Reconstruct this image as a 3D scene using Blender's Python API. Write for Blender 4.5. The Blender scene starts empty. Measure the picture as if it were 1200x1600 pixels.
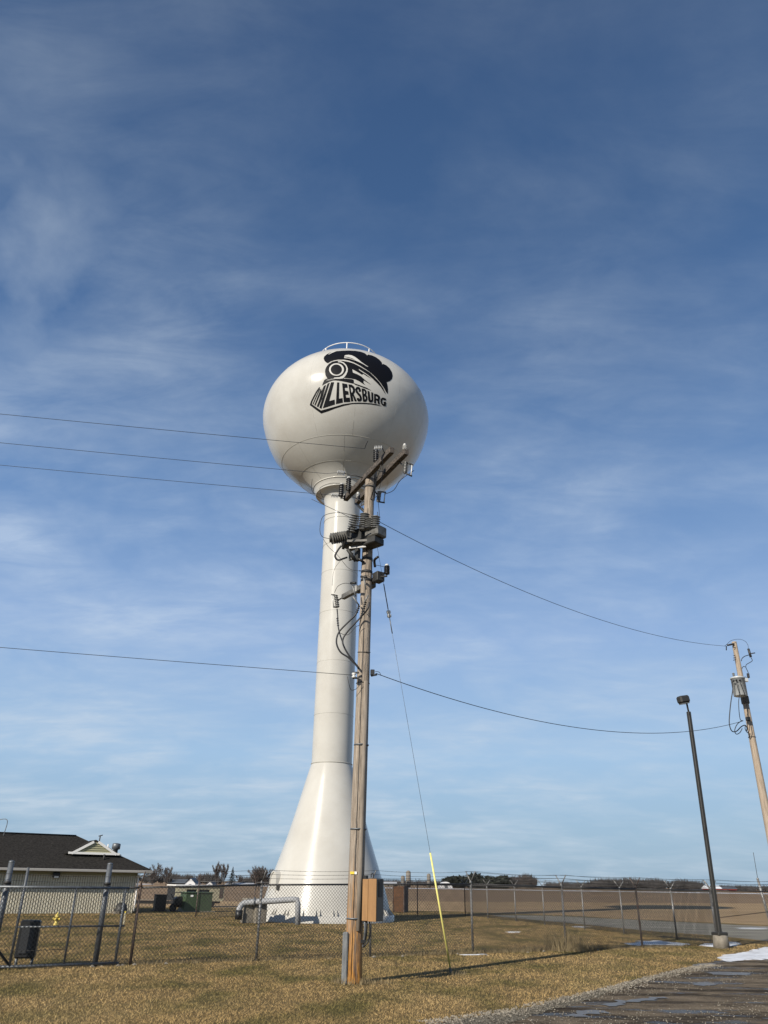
import bpy, math, random
import numpy as np
from mathutils import Vector, Matrix
from mathutils.geometry import delaunay_2d_cdt
R = math.radians
random.seed(7); rng = np.random.default_rng(7)
scene = bpy.context.scene
col = scene.collection

# ---------------------------------------------------------------- camera
H = 1.65; F = 1202.0; PITCH = R(25.76); ROLL = R(0.9)
cam_d = bpy.data.cameras.new('camera'); cam = bpy.data.objects.new('camera', cam_d); col.objects.link(cam)
cam.location = (0, 0, H)
cam.rotation_euler = (Matrix.Rotation(R(90) + PITCH, 4, 'X') @ Matrix.Rotation(ROLL, 4, 'Z')).to_euler()
cam_d.sensor_fit = 'VERTICAL'; cam_d.sensor_height = 36; cam_d.sensor_width = 27
cam_d.lens = F / 1600 * 36; cam_d.clip_start = 0.1; cam_d.clip_end = 8000
scene.camera = cam
scene.view_settings.view_transform = 'Standard'; scene.view_settings.look = 'None'
scene.view_settings.gamma = 1; scene.view_settings.exposure = 0.20

# ---------------------------------------------------------------- sky and sun
SUN_AZ = 217.0; SUN_EL = 29.0          # clockwise from +Y
world = bpy.data.worlds.new('World'); scene.world = world; world.use_nodes = True
wt = world.node_tree; wt.nodes.clear()
def wn(t, **k):
    n = wt.nodes.new(t)
    for a, b in k.items(): setattr(n, a, b)
    return n
wl = wt.links.new
def wmath(op, a, b=None, clamp=False):
    n = wn('ShaderNodeMath', operation=op, use_clamp=clamp)
    for i, v in enumerate((a, b)):
        if v is None: continue
        if isinstance(v, (int, float)): n.inputs[i].default_value = v
        else: wl(v, n.inputs[i])
    return n.outputs[0]
sky = wn('ShaderNodeTexSky', sky_type='NISHITA', sun_disc=False)
sky.sun_elevation = R(SUN_EL); sky.sun_rotation = R(SUN_AZ); sky.altitude = 200; sky.air_density = 1.0
sky.dust_density = 0.6; sky.ozone_density = 2.0
tc = wn('ShaderNodeTexCoord'); sep = wn('ShaderNodeSeparateXYZ'); wl(tc.outputs['Generated'], sep.inputs[0])
zc = wmath('MAXIMUM', sep.outputs[2], 0.0)
zz = wmath('ADD', zc, 0.20)
ux = wmath('DIVIDE', sep.outputs[0], zz); uy = wmath('DIVIDE', sep.outputs[1], zz)
cmb = wn('ShaderNodeCombineXYZ'); wl(ux, cmb.inputs[0]); wl(uy, cmb.inputs[1])
mp = wn('ShaderNodeMapping'); wl(cmb.outputs[0], mp.inputs[0])
mp.inputs['Rotation'].default_value = (0, 0, R(38)); mp.inputs['Scale'].default_value = (1.1, 1.3, 1)
n1 = wn('ShaderNodeTexNoise'); n1.inputs['Scale'].default_value = 2.2; n1.inputs['Detail'].default_value = 9
n1.inputs['Roughness'].default_value = 0.55; n1.inputs['Distortion'].default_value = 0.25; wl(mp.outputs[0], n1.inputs['Vector'])
n2 = wn('ShaderNodeTexNoise'); n2.inputs['Scale'].default_value = 0.45; n2.inputs['Detail'].default_value = 4; wl(cmb.outputs[0], n2.inputs['Vector'])
n3 = wn('ShaderNodeTexNoise'); n3.inputs['Scale'].default_value = 7.5; n3.inputs['Detail'].default_value = 10
n3.inputs['Roughness'].default_value = 0.6
mp3 = wn('ShaderNodeMapping'); wl(cmb.outputs[0], mp3.inputs[0]); mp3.inputs['Rotation'].default_value = (0, 0, R(62)); mp3.inputs['Scale'].default_value = (0.55, 1.5, 1); wl(mp3.outputs[0], n3.inputs['Vector']); n3.inputs['Distortion'].default_value = 0.4
cr = wn('ShaderNodeMapRange', clamp=True); cr.inputs[1].default_value = 0.38; cr.inputs[2].default_value = 0.66
wl(n1.outputs[0], cr.inputs[0])
c2 = wn('ShaderNodeMapRange', clamp=True); c2.inputs[1].default_value = 0.30; c2.inputs[2].default_value = 0.70; c2.inputs[3].default_value = 0.5
wl(n2.outputs[0], c2.inputs[0])
c3 = wn('ShaderNodeMapRange', clamp=True); c3.inputs[1].default_value = 0.3; c3.inputs[2].default_value = 0.7; c3.inputs[3].default_value = 0.25; c3.inputs[4].default_value = 1.45
wl(n3.outputs[0], c3.inputs[0])
cl = wmath('MULTIPLY', wmath('MULTIPLY', cr.outputs[0], c2.outputs[0]), c3.outputs[0])
# more cloud to the left (west), less on the right
side = wn('ShaderNodeMapRange', clamp=True); side.inputs[1].default_value = -0.45; side.inputs[2].default_value = 0.45
side.inputs[3].default_value = 1.35; side.inputs[4].default_value = 0.65
wl(sep.outputs[0], side.inputs[0])
cl = wmath('MULTIPLY', cl, side.outputs[0], True)
alt = wn('ShaderNodeMapRange', clamp=True); alt.inputs[1].default_value = 0.0; alt.inputs[2].default_value = 0.85
alt.inputs[3].default_value = 0.80; alt.inputs[4].default_value = 0.50
wl(sep.outputs[2], alt.inputs[0])
cl = wmath('MULTIPLY', cl, alt.outputs[0], True)
PUFF = (-0.4174, 0.6538, 0.6311)
dt_ = wn('ShaderNodeVectorMath', operation='DOT_PRODUCT'); wl(tc.outputs['Generated'], dt_.inputs[0]); dt_.inputs[1].default_value = PUFF
pf = wn('ShaderNodeMapRange', clamp=True, interpolation_type='SMOOTHSTEP'); pf.inputs[1].default_value = 0.984; pf.inputs[2].default_value = 1.0; wl(dt_.outputs['Value'], pf.inputs[0])
pn_ = wn('ShaderNodeTexNoise'); pn_.inputs['Scale'].default_value = 9; pn_.inputs['Detail'].default_value = 8; wl(tc.outputs['Generated'], pn_.inputs['Vector'])
pr_ = wn('ShaderNodeMapRange', clamp=True); pr_.inputs[1].default_value = .35; pr_.inputs[2].default_value = .65; wl(pn_.outputs[0], pr_.inputs[0])
cl = wmath('MAXIMUM', cl, wmath('MULTIPLY', wmath('MULTIPLY', pf.outputs[0], pr_.outputs[0]), 0.62))
# colour of the clear sky with height
ramp = wn('ShaderNodeValToRGB'); wl(zc, ramp.inputs[0])
RC = [(0.0, (.300, .450, .610)), (0.06, (.335, .500, .680)), (0.14, (.375, .560, .790)), (0.28, (.300, .460, .745)), (0.43, (.158, .295, .560)), (0.60, (.076, .168, .365)), (0.72, (.056, .128, .285)), (0.88, (.040, .092, .215))]
el_ = ramp.color_ramp.elements
el_[0].position = RC[0][0]; el_[0].color = (*RC[0][1], 1); el_[1].position = RC[-1][0]; el_[1].color = (*RC[-1][1], 1)
for p_, c_ in RC[1:-1]:
    e = el_.new(p_); e.color = (*c_, 1)
sc = wn('ShaderNodeVectorMath', operation='SCALE'); wl(ramp.outputs[0], sc.inputs[0]); sc.inputs['Scale'].default_value = 1 / 0.085
mul = wn('ShaderNodeMix', data_type='RGBA'); mul.inputs[0].default_value = 0.88
wl(sky.outputs[0], mul.inputs[6]); wl(sc.outputs[0], mul.inputs[7])
# thin cirrus veil: lighter and greyer than the sky behind it
veil = wn('ShaderNodeValToRGB'); wl(zc, veil.inputs[0])
v_ = veil.color_ramp.elements; v_[0].position = 0.0; v_[0].color = (.58, .68, .77, 1); v_[1].position = 0.86; v_[1].color = (.20, .26, .36, 1)
e = v_.new(0.35); e.color = (.50, .62, .80, 1)
sc2 = wn('ShaderNodeVectorMath', operation='SCALE'); wl(veil.outputs[0], sc2.inputs[0]); sc2.inputs['Scale'].default_value = 1 / 0.085
mixc = wn('ShaderNodeMix', data_type='RGBA'); wl(cl, mixc.inputs[0]); wl(mul.outputs[2], mixc.inputs[6]); wl(sc2.outputs[0], mixc.inputs[7])
bg = wn('ShaderNodeBackground'); bg.inputs[1].default_value = 0.074; wl(mixc.outputs[2], bg.inputs[0])
wo = wn('ShaderNodeOutputWorld'); wl(bg.outputs[0], wo.inputs[0])

sd = bpy.data.lights.new('sun', 'SUN'); sd.energy = 5.0; sd.angle = R(0.5); sd.color = (1.0, 0.93, 0.82)
sun = bpy.data.objects.new('sun', sd); col.objects.link(sun); sun.location = (-20, -20, 40)
sv = Vector((math.sin(R(SUN_AZ)) * math.cos(R(SUN_EL)), math.cos(R(SUN_AZ)) * math.cos(R(SUN_EL)), math.sin(R(SUN_EL))))
sun.rotation_euler = sv.to_track_quat('Z', 'Y').to_euler()

# ---------------------------------------------------------------- surveying helpers
def ray(px, py):
    x = (px - 600) / F; y = -(py - 800) / F
    c, s = math.cos(ROLL), math.sin(ROLL)
    xr = x * c - y * s; yr = x * s + y * c
    return Vector((xr, math.cos(PITCH) - yr * math.sin(PITCH), math.sin(PITCH) + yr * math.cos(PITCH)))
def G(px, py, z=0.0):
    d = ray(px, py); t = (z - H) / d.z
    return Vector((d.x * t, d.y * t, z))
def P(px, py, Y):
    d = ray(px, py); t = Y / d.y
    return Vector((d.x * t, Y, H + d.z * t))
def bez(pts, n=6):
    """Catmull-Rom through points"""
    pts = [Vector(p) for p in pts]; out = []
    for i in range(len(pts) - 1):
        p0 = pts[max(i - 1, 0)]; p1 = pts[i]; p2 = pts[i + 1]; p3 = pts[min(i + 2, len(pts) - 1)]
        for k in range(n):
            t = k / n
            out.append(0.5 * ((2 * p1) + (-p0 + p2) * t + (2 * p0 - 5 * p1 + 4 * p2 - p3) * t * t + (-p0 + 3 * p1 - 3 * p2 + p3) * t ** 3))
    out.append(pts[-1]); return out
def sagged(a, b, sag, n=24):
    a = Vector(a); b = Vector(b)
    return [a.lerp(b, i / n) - Vector((0, 0, sag * 4 * (i / n) * (1 - i / n))) for i in range(n + 1)]

# ---------------------------------------------------------------- materials
ALB = 0.76          # overall reflectance, matched to the exposure
def mat(name, color, rough=0.7, metal=0.0, var=None, vscale=3.0, vstretch=(1, 1, 1), bump=0.0, bscale=40.0, detail=6, coat=0.0, spec=0.5, contrast=(0.35, 0.65), coord='Object'):
    color = tuple(c * ALB for c in color); var = tuple(c * ALB for c in var) if var is not None else None
    m = bpy.data.materials.new(name); m.use_nodes = True; t = m.node_tree
    b = t.nodes['Principled BSDF']; b.inputs['Roughness'].default_value = rough; b.inputs['Metallic'].default_value = metal
    b.inputs['Base Color'].default_value = (*color, 1); b.inputs['Specular IOR Level'].default_value = spec
    if coat: b.inputs['Coat Weight'].default_value = coat; b.inputs['Coat Roughness'].default_value = 0.12
    co = t.nodes.new('ShaderNodeTexCoord'); mpn = t.nodes.new('ShaderNodeMapping')
    t.links.new(co.outputs[coord], mpn.inputs[0]); mpn.inputs['Scale'].default_value = vstretch
    if var is not None:
        n = t.nodes.new('ShaderNodeTexNoise'); n.inputs['Scale'].default_value = vscale; n.inputs['Detail'].default_value = detail
        n.inputs['Roughness'].default_value = 0.6
        t.links.new(mpn.outputs[0], n.inputs['Vector'])
        mr = t.nodes.new('ShaderNodeMapRange'); mr.inputs[1].default_value = contrast[0]; mr.inputs[2].default_value = contrast[1]
        t.links.new(n.outputs[0], mr.inputs[0])
        mx = t.nodes.new('ShaderNodeMix'); mx.data_type = 'RGBA'; mx.inputs[6].default_value = (*color, 1); mx.inputs[7].default_value = (*var, 1)
        t.links.new(mr.outputs[0], mx.inputs[0]); t.links.new(mx.outputs[2], b.inputs['Base Color'])
    if bump:
        n = t.nodes.new('ShaderNodeTexNoise'); n.inputs['Scale'].default_value = bscale; n.inputs['Detail'].default_value = 6
        t.links.new(mpn.outputs[0], n.inputs['Vector'])
        bp = t.nodes.new('ShaderNodeBump'); bp.inputs['Strength'].default_value = bump; bp.inputs['Distance'].default_value = 0.05
        t.links.new(n.outputs[0], bp.inputs['Height']); t.links.new(bp.outputs[0], b.inputs['Normal'])
    return m
def add_noise_layer(m, color, scale, lo, hi, stretch=(1, 1, 1), amount=1.0, detail=5, rot=0.0):
    """mixes a further patch colour over a material's base colour"""
    color = tuple(c * ALB for c in color)
    t = m.node_tree; b = t.nodes['Principled BSDF']; inp = b.inputs['Base Color']
    src = inp.links[0].from_socket if inp.links else None
    co = t.nodes.new('ShaderNodeTexCoord'); mpn = t.nodes.new('ShaderNodeMapping'); mpn.inputs['Scale'].default_value = stretch
    mpn.inputs['Rotation'].default_value = (0, 0, rot); mpn.inputs['Location'].default_value = (scale, 3 * scale, 0)
    t.links.new(co.outputs['Object'], mpn.inputs[0])
    n = t.nodes.new('ShaderNodeTexNoise'); n.inputs['Scale'].default_value = scale; n.inputs['Detail'].default_value = detail
    t.links.new(mpn.outputs[0], n.inputs['Vector'])
    mr = t.nodes.new('ShaderNodeMapRange'); mr.inputs[1].default_value = lo; mr.inputs[2].default_value = hi; mr.inputs[4].default_value = amount
    t.links.new(n.outputs[0], mr.inputs[0])
    mx = t.nodes.new('ShaderNodeMix'); mx.data_type = 'RGBA'
    if src: t.links.new(src, mx.inputs[6])
    else: mx.inputs[6].default_value = inp.default_value
    mx.inputs[7].default_value = (*color, 1)
    t.links.new(mr.outputs[0], mx.inputs[0]); t.links.new(mx.outputs[2], inp)
    return m
M = {}
M['white'] = mat('white_paint', (0.66, 0.64, 0.585), 0.22, var=(0.58, 0.555, 0.50), vscale=0.5, detail=8, spec=0.20, bump=0.10, bscale=0.9)
M['seam'] = mat('weld_seam', (0.50, 0.48, 0.42), 0.5)
M['black_paint'] = mat('black_paint', (0.006, 0.006, 0.008), 0.5, spec=0.12)
M['wood'] = mat('weathered_pole_wood', (0.50, 0.415, 0.325), 0.85, var=(0.29, 0.235, 0.18), vscale=5, vstretch=(7, 7, 0.35), bump=0.7, bscale=9, contrast=(0.38, 0.62))
add_noise_layer(M['wood'], (0.06, 0.045, 0.035), 14, 0.60, 0.68, (5, 5, 0.12), 0.85)
M['wood_tan'] = mat('tan_pole_wood', (0.55, 0.44, 0.33), 0.85, var=(0.32, 0.25, 0.185), vscale=5, vstretch=(7, 7, 0.35), bump=0.5, bscale=9)
M['arm_wood'] = mat('crossarm_wood', (0.17, 0.14, 0.115), 0.85, var=(0.045, 0.037, 0.03), vscale=4, vstretch=(3, 3, 6), bump=0.4, bscale=15)
M['galv'] = mat('galvanised_steel', (0.22, 0.235, 0.25), 0.5, 0.45, var=(0.14, 0.15, 0.16), vscale=12)
M['fence_wire'] = mat('fence_wire', (0.055, 0.052, 0.047), 0.7, 0.1)
M['fence_post'] = mat('fence_post_steel', (0.36, 0.36, 0.35), 0.5, 0.4, var=(0.22, 0.20, 0.18), vscale=6)
M['rail'] = mat('dull_rail_steel', (0.13, 0.125, 0.12), 0.7, 0.1, var=(0.07, 0.065, 0.06), vscale=8)
M['rusty_post'] = mat('rusty_post', (0.10, 0.06, 0.045), 0.8, 0.2, var=(0.17, 0.14, 0.12), vscale=5)
M['cable'] = mat('black_cable', (0.012, 0.012, 0.014), 0.5)
M['wire'] = mat('conductor', (0.045, 0.05, 0.06), 0.5, 0.4)
M['porc_white'] = mat('white_porcelain', (0.75, 0.74, 0.70), 0.25)
M['porc_grey'] = mat('grey_porcelain', (0.30, 0.295, 0.28), 0.4, var=(0.17, 0.17, 0.16), vscale=8)
M['polymer'] = mat('dark_polymer', (0.035, 0.035, 0.038), 0.5)
M['steel_dark'] = mat('dark_steel', (0.06, 0.058, 0.054), 0.6, 0.2, var=(0.028, 0.028, 0.026), vscale=10)
M['steel_mid'] = mat('grey_steel', (0.25, 0.24, 0.215), 0.6, 0.2, var=(0.11, 0.105, 0.095), vscale=9)
M['bronze'] = mat('bronze_lamp_paint', (0.045, 0.042, 0.036), 0.5, 0.2)
M['tank_grey'] = mat('transformer_grey', (0.66, 0.68, 0.68), 0.4, 0.1, var=(0.56, 0.58, 0.58), vscale=5)
M['concrete'] = mat('concrete', (0.34, 0.30, 0.24), 0.9, var=(0.20, 0.175, 0.135), vscale=5, bump=0.4, bscale=30)
M['old_board'] = mat('grey_board', (0.26, 0.27, 0.27), 0.9, var=(0.16, 0.165, 0.17), vscale=4, vstretch=(4, 4, 1), bump=0.4, bscale=30)
M['yellow'] = mat('yellow_plastic', (0.95, 0.86, 0.26), 0.5)
M['hydrant'] = mat('yellow_hydrant_paint', (0.72, 0.55, 0.12), 0.45)
M['tag'] = mat('tag_yellow', (0.85, 0.62, 0.03), 0.5)
M['cabinet_tan'] = mat('tan_enamel', (0.42, 0.225, 0.085), 0.5, 0.1, var=(0.34, 0.18, 0.07), vscale=3, vstretch=(4, 4, 1))
M['cab_shade_side'] = mat('shaded_side_tone', (0.16, 0.14, 0.11), 0.5, 0.2)  # darker than the doors: shade on the cabinet's right side put into the colour
M['siding'] = mat('ribbed_wall', (0.86, 0.80, 0.63), 0.85, var=(0.76, 0.70, 0.55), vscale=2, bump=0.2, bscale=20)
M['lap'] = mat('tan_lap_siding', (0.42, 0.40, 0.25), 0.8)
M['fascia'] = mat('white_fascia', (1.05, 1.02, 0.96), 0.5)
M['gutter'] = mat('gutter', (0.42, 0.40, 0.37), 0.4)
M['shingle'] = mat('shingles', (0.022, 0.020, 0.018), 0.95, var=(0.050, 0.046, 0.041), vscale=8, vstretch=(1, 1, 3), bump=0.6, bscale=12, spec=0.1)
M['green_box'] = mat('green_enamel', (0.075, 0.115, 0.055), 0.5, var=(0.055, 0.09, 0.042), vscale=3)
M['black_box'] = mat('black_enamel', (0.012, 0.012, 0.012), 0.45)
M['cream'] = mat('cream_panel', (0.62, 0.56, 0.38), 0.7, var=(0.5, 0.45, 0.31), vscale=2)
M['rust'] = mat('rusty_steel', (0.19, 0.085, 0.035), 0.85, var=(0.10, 0.055, 0.03), vscale=4, bump=0.3, bscale=15)
M['bark'] = mat('winter_bark', (0.075, 0.058, 0.05), 0.9)
M['twig'] = mat('winter_twigs', (0.10, 0.083, 0.076), 0.9)
M['far_twig'] = mat('far_winter_wood', (0.095, 0.088, 0.085), 0.95, var=(0.05, 0.047, 0.045), vscale=0.15)
M['evergreen'] = mat('evergreen_needles', (0.018, 0.024, 0.016), 0.85, var=(0.034, 0.038, 0.026), vscale=0.6)
M['barn_white'] = mat('barn_white', (0.75, 0.75, 0.75), 0.6)
M['barn_red'] = mat('barn_red', (0.25, 0.045, 0.03), 0.7)
M['barn_roof'] = mat('barn_roof', (0.12, 0.13, 0.14), 0.6)
M['tin_roof'] = mat('pale_tin_roof', (0.6, 0.6, 0.6), 0.5)
M['silo'] = mat('silo_concrete', (0.26, 0.23, 0.19), 0.9, var=(0.20, 0.175, 0.145), vscale=0.5, vstretch=(1, 1, 3))
M['stone'] = mat('pale_stones', (0.50, 0.44, 0.34), 0.9, var=(0.13, 0.11, 0.085), vscale=20)
M['shoulder'] = mat('gravel_shoulder', (0.36, 0.32, 0.24), 0.95, var=(0.075, 0.06, 0.045), vscale=38, detail=4, bump=1.0, bscale=40, contrast=(0.42, 0.58), spec=0.05)
M['snow'] = mat('old_snow', (0.95, 0.97, 1.0), 0.7, var=(0.62, 0.60, 0.58), vscale=2.2, bump=0.8, bscale=8, contrast=(0.45, 0.72), detail=9)
M['puddle'] = mat('puddle_water', (0.17, 0.155, 0.14), 0.30, bump=0.3, bscale=14, spec=0.07)
M['leafdry'] = mat('dry_stalks', (0.36, 0.28, 0.15), 0.9, var=(0.20, 0.15, 0.08), vscale=6)
# lawn (blades and soil share the patch layout)
def lawn_mat(name, a, b, c, d):
    m = mat(name, a, 0.95, var=b, vscale=45, detail=4, spec=0.1, contrast=(0.38, 0.62))
    add_noise_layer(m, c, 0.85, 0.44, 0.64, (1.0, 0.5, 1), 0.85, 10)
    add_noise_layer(m, d, 0.30, 0.50, 0.68, (1.0, 0.6, 1), 0.45, 8)
    return m
M['soil'] = lawn_mat('lawn_soil', (0.215, 0.150, 0.065), (0.120, 0.085, 0.038), (0.080, 0.070, 0.024), (0.25, 0.175, 0.080))
M['blade'] = lawn_mat('lawn_blades', (0.80, 0.55, 0.245), (0.38, 0.265, 0.115), (0.205, 0.180, 0.062), (0.84, 0.60, 0.29))
M['field'] = mat('stubble_field', (0.66, 0.455, 0.245), 0.95, var=(0.48, 0.335, 0.185), vscale=0.12, vstretch=(0.15, 1, 1), spec=0.1, detail=10)
add_noise_layer(M['field'], (0.27, 0.18, 0.095), 0.6, 0.4, 0.65, (0.3, 1.5, 1), 0.6)
M['field2'] = mat('ploughed_field', (0.38, 0.255, 0.15), 0.95, var=(0.26, 0.18, 0.11), vscale=0.03, vstretch=(0.2, 1, 1), spec=0.1)
M['lane'] = mat('gravel_lane', (0.46, 0.435, 0.36), 0.95, spec=0.1, var=(0.24, 0.225, 0.185), vscale=0.9, vstretch=(0.3, 1.2, 1), bump=0.4, bscale=30, contrast=(0.4, 0.62))
M['road'] = mat('wet_gravel_road', (0.29, 0.225, 0.155), 0.95, var=(0.10, 0.075, 0.052), vscale=1.3, vstretch=(0.8, 1.1, 1), bump=1.0, bscale=26, contrast=(0.36, 0.62), detail=9, spec=0.06)
add_noise_layer(M['road'], (0.26, 0.225, 0.165), 42, 0.55, 0.66, (1, 1, 1), 0.75, 3)
add_noise_layer(M['road'], (0.035, 0.027, 0.020), 1.0, 0.50, 0.62, (0.35, 1.6, 1), 0.8, 7, R(-38))
add_noise_layer(M['road'], (0.36, 0.30, 0.20), 7.0, 0.56, 0.70, (0.6, 1.4, 1), 0.5, 6, R(-38))

tr_ = M['road'].node_tree; br = tr_.nodes['Principled BSDF']
co_ = tr_.nodes.new('ShaderNodeTexCoord'); mr_ = tr_.nodes.new('ShaderNodeMapping'); mr_.inputs['Rotation'].default_value = (0, 0, R(-35)); mr_.inputs['Scale'].default_value = (0.45, 1.5, 1)
tr_.links.new(co_.outputs['Object'], mr_.inputs[0]); nw = tr_.nodes.new('ShaderNodeTexNoise'); nw.inputs['Scale'].default_value = 1.1; nw.inputs['Detail'].default_value = 10; nw.inputs['Roughness'].default_value = 0.62
tr_.links.new(mr_.outputs[0], nw.inputs['Vector'])
for lo_, hi_, a_, b_, sock in ((0.555, 0.60, 0.95, 0.25, 'Roughness'), (0.555, 0.60, 0.06, 0.28, 'Specular IOR Level')):
    m1 = tr_.nodes.new('ShaderNodeMapRange'); m1.inputs[1].default_value = lo_; m1.inputs[2].default_value = hi_; m1.inputs[3].default_value = a_; m1.inputs[4].default_value = b_
    tr_.links.new(nw.outputs[0], m1.inputs[0]); tr_.links.new(m1.outputs[0], br.inputs[sock])
m2 = tr_.nodes.new('ShaderNodeMapRange'); m2.inputs[1].default_value = 0.52; m2.inputs[2].default_value = 0.60; m2.inputs[4].default_value = 0.75; tr_.links.new(nw.outputs[0], m2.inputs[0])
x2 = tr_.nodes.new('ShaderNodeMix'); x2.data_type = 'RGBA'; tr_.links.new(br.inputs['Base Color'].links[0].from_socket, x2.inputs[6]); x2.inputs[7].default_value = (0.03, 0.024, 0.018, 1)
tr_.links.new(m2.outputs[0], x2.inputs[0]); tr_.links.new(x2.outputs[2], br.inputs['Base Color'])

# ---------------------------------------------------------------- mesh builder
def frame_of(d):
    d = Vector(d).normalized()
    a = Vector((0, 0, 1)) if abs(d.z) < 0.95 else Vector((1, 0, 0))
    x = a.cross(d).normalized(); y = d.cross(x)
    return x, y, d
class MB:
    def __init__(s): s.v = []; s.f = []; s.sm = []
    def add(s, vs, fs, smooth=False):
        o = len(s.v); s.v += [tuple(v) for v in vs]; s.f += [tuple(i + o for i in f) for f in fs]; s.sm += [smooth] * len(fs); return s
    def box(s, c, size, ux=(1, 0, 0), uz=(0, 0, 1), bev=0.0):
        c = Vector(c); ux = Vector(ux).normalized(); uz = Vector(uz).normalized(); uy = uz.cross(ux).normalized(); ux = uy.cross(uz).normalized()
        hx, hy, hz = [q / 2 for q in size]
        if bev <= 0:
            vs = [c + ux * (sx * hx) + uy * (sy * hy) + uz * (sz * hz) for sz in (-1, 1) for sx, sy in ((-1, -1), (1, -1), (1, 1), (-1, 1))]
            fs = [(3, 2, 1, 0), (4, 5, 6, 7)] + [(i, (i + 1) % 4, 4 + (i + 1) % 4, 4 + i) for i in range(4)]
            return s.add(vs, fs)
        b = min(bev, hx * .9, hy * .9, hz * .9)
        ringdef = []
        for z, k in ((-hz, b), (-hz + b, 0), (hz - b, 0), (hz, b)):
            r = []
            for sx, sy in ((-1, -1), (1, -1), (1, 1), (-1, 1)):
                p1 = (sx * (hx - k), sy * (hy - b - k * 0.0)); p2 = (sx * (hx - b), sy * (hy - k))
                if k: p1 = (sx * (hx - b), sy * (hy - b)); p2 = p1
                pr = [p1, p2] if sx * sy > 0 else [p2, p1]
                r += pr
            ringdef.append((z, r))
        vs = [c + ux * p[0] + uy * p[1] + uz * z for z, r in ringdef for p in r]
        fs = [tuple(range(7, -1, -1)), tuple(range(24, 32))]
        for k in range(3):
            for i in range(8): fs.append((k * 8 + i, k * 8 + (i + 1) % 8, k * 8 + 8 + (i + 1) % 8, k * 8 + 8 + i))
        return s.add(vs, fs)
    def tube(s, pts, r, seg=8, cap=True, smooth=True):
        pts = [Vector(p) for p in pts]; n = len(pts)
        rs = r if isinstance(r, (list, tuple)) else [r] * n
        x, y, d = frame_of(pts[1] - pts[0]); vs = []
        for i, p in enumerate(pts):
            dd = (pts[min(i + 1, n - 1)] - pts[max(i - 1, 0)]).normalized()
            x = (x - dd * x.dot(dd)).normalized(); y = dd.cross(x)
            for k in range(seg):
                a = 2 * math.pi * k / seg
                vs.append(p + (x * math.cos(a) + y * math.sin(a)) * rs[i])
        fs = [(i * seg + k, i * seg + (k + 1) % seg, (i + 1) * seg + (k + 1) % seg, (i + 1) * seg + k) for i in range(n - 1) for k in range(seg)]
        s.add(vs, fs, smooth)
        if cap:
            o = len(s.v) - n * seg
            s.f += [tuple(o + k for k in range(seg - 1, -1, -1)), tuple(o + (n - 1) * seg + k for k in range(seg))]; s.sm += [False, False]
        return s
    def lathe(s, prof, base, axis=(0, 0, 1), seg=24, cap=True, smooth=True):
        base = Vector(base); x, y, d = frame_of(axis); vs = []
        for r, z in prof:
            for k in range(seg):
                a = 2 * math.pi * k / seg
                vs.append(base + d * z + (x * math.cos(a) + y * math.sin(a)) * max(r, 1e-4))
        n = len(prof)
        fs = [(i * seg + k, i * seg + (k + 1) % seg, (i + 1) * seg + (k + 1) % seg, (i + 1) * seg + k) for i in range(n - 1) for k in range(seg)]
        s.add(vs, fs, smooth)
        if cap:
            o = len(s.v) - n * seg
            s.f += [tuple(o + k for k in range(seg - 1, -1, -1)), tuple(o + (n - 1) * seg + k for k in range(seg))]; s.sm += [False, False]
        return s
    def fins(s, a, b, rc, rf, n, seg=14):
        a = Vector(a); b = Vector(b); L = (b - a).length; pr = [(rc, 0)]
        st = L / n
        for i in range(n):
            z = st * (i + 0.5); pr += [(rc, z - st * 0.32), (rf, z - st * 0.10), (rf * 0.97, z + st * 0.06), (rc, z + st * 0.24)]
        pr += [(rc, L)]
        return s.lathe(pr, a, b - a, seg, smooth=False)
    def prism(s, poly, a, b):
        """poly: list of points in the plane through a; extruded by b-a"""
        off = Vector(b) - Vector(a); n = len(poly)
        vs = [Vector(p) for p in poly] + [Vector(p) + off for p in poly]
        fs = [tuple(range(n - 1, -1, -1)), tuple(range(n, 2 * n))] + [(i, (i + 1) % n, n + (i + 1) % n, n + i) for i in range(n)]
        return s.add(vs, fs)
    def build(s, name, m, parent=None):
        o = raw(name, s.v, s.f, m, parent)
        o.data.polygons.foreach_set('use_smooth', s.sm); return o
def raw(name, v, f, m, parent=None):
    off = parent_loc(parent)
    if len(v): v = (np.asarray([tuple(q) for q in v], dtype=float) - np.array(off)).tolist()
    me = bpy.data.meshes.new(name); me.from_pydata(v, [], f)
    if m: me.materials.append(m)
    o = bpy.data.objects.new(name, me); col.objects.link(o)
    if parent: o.parent = parent
    return o
def parent_loc(p):
    x = Vector((0, 0, 0))
    while p is not None: x += p.location; p = p.parent
    return x
def tag(o, label=None, cat=None, group=None, kind=None):
    if label: o['label'] = label
    if cat: o['category'] = cat
    if group: o['group'] = group
    if kind: o['kind'] = kind
    return o
def thing(name, loc, label, cat, group=None):
    o = bpy.data.objects.new(name, None); col.objects.link(o); o.location = loc; o.empty_display_size = 0.2
    return tag(o, label, cat, group)
def copy_tree(o, parent=None):
    c = o.copy(); col.objects.link(c); c.parent = parent
    for ch in [x for x in all_objs() if x.parent == o]: copy_tree(ch, c)
    return c
def all_objs(): return list(bpy.data.objects)

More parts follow.
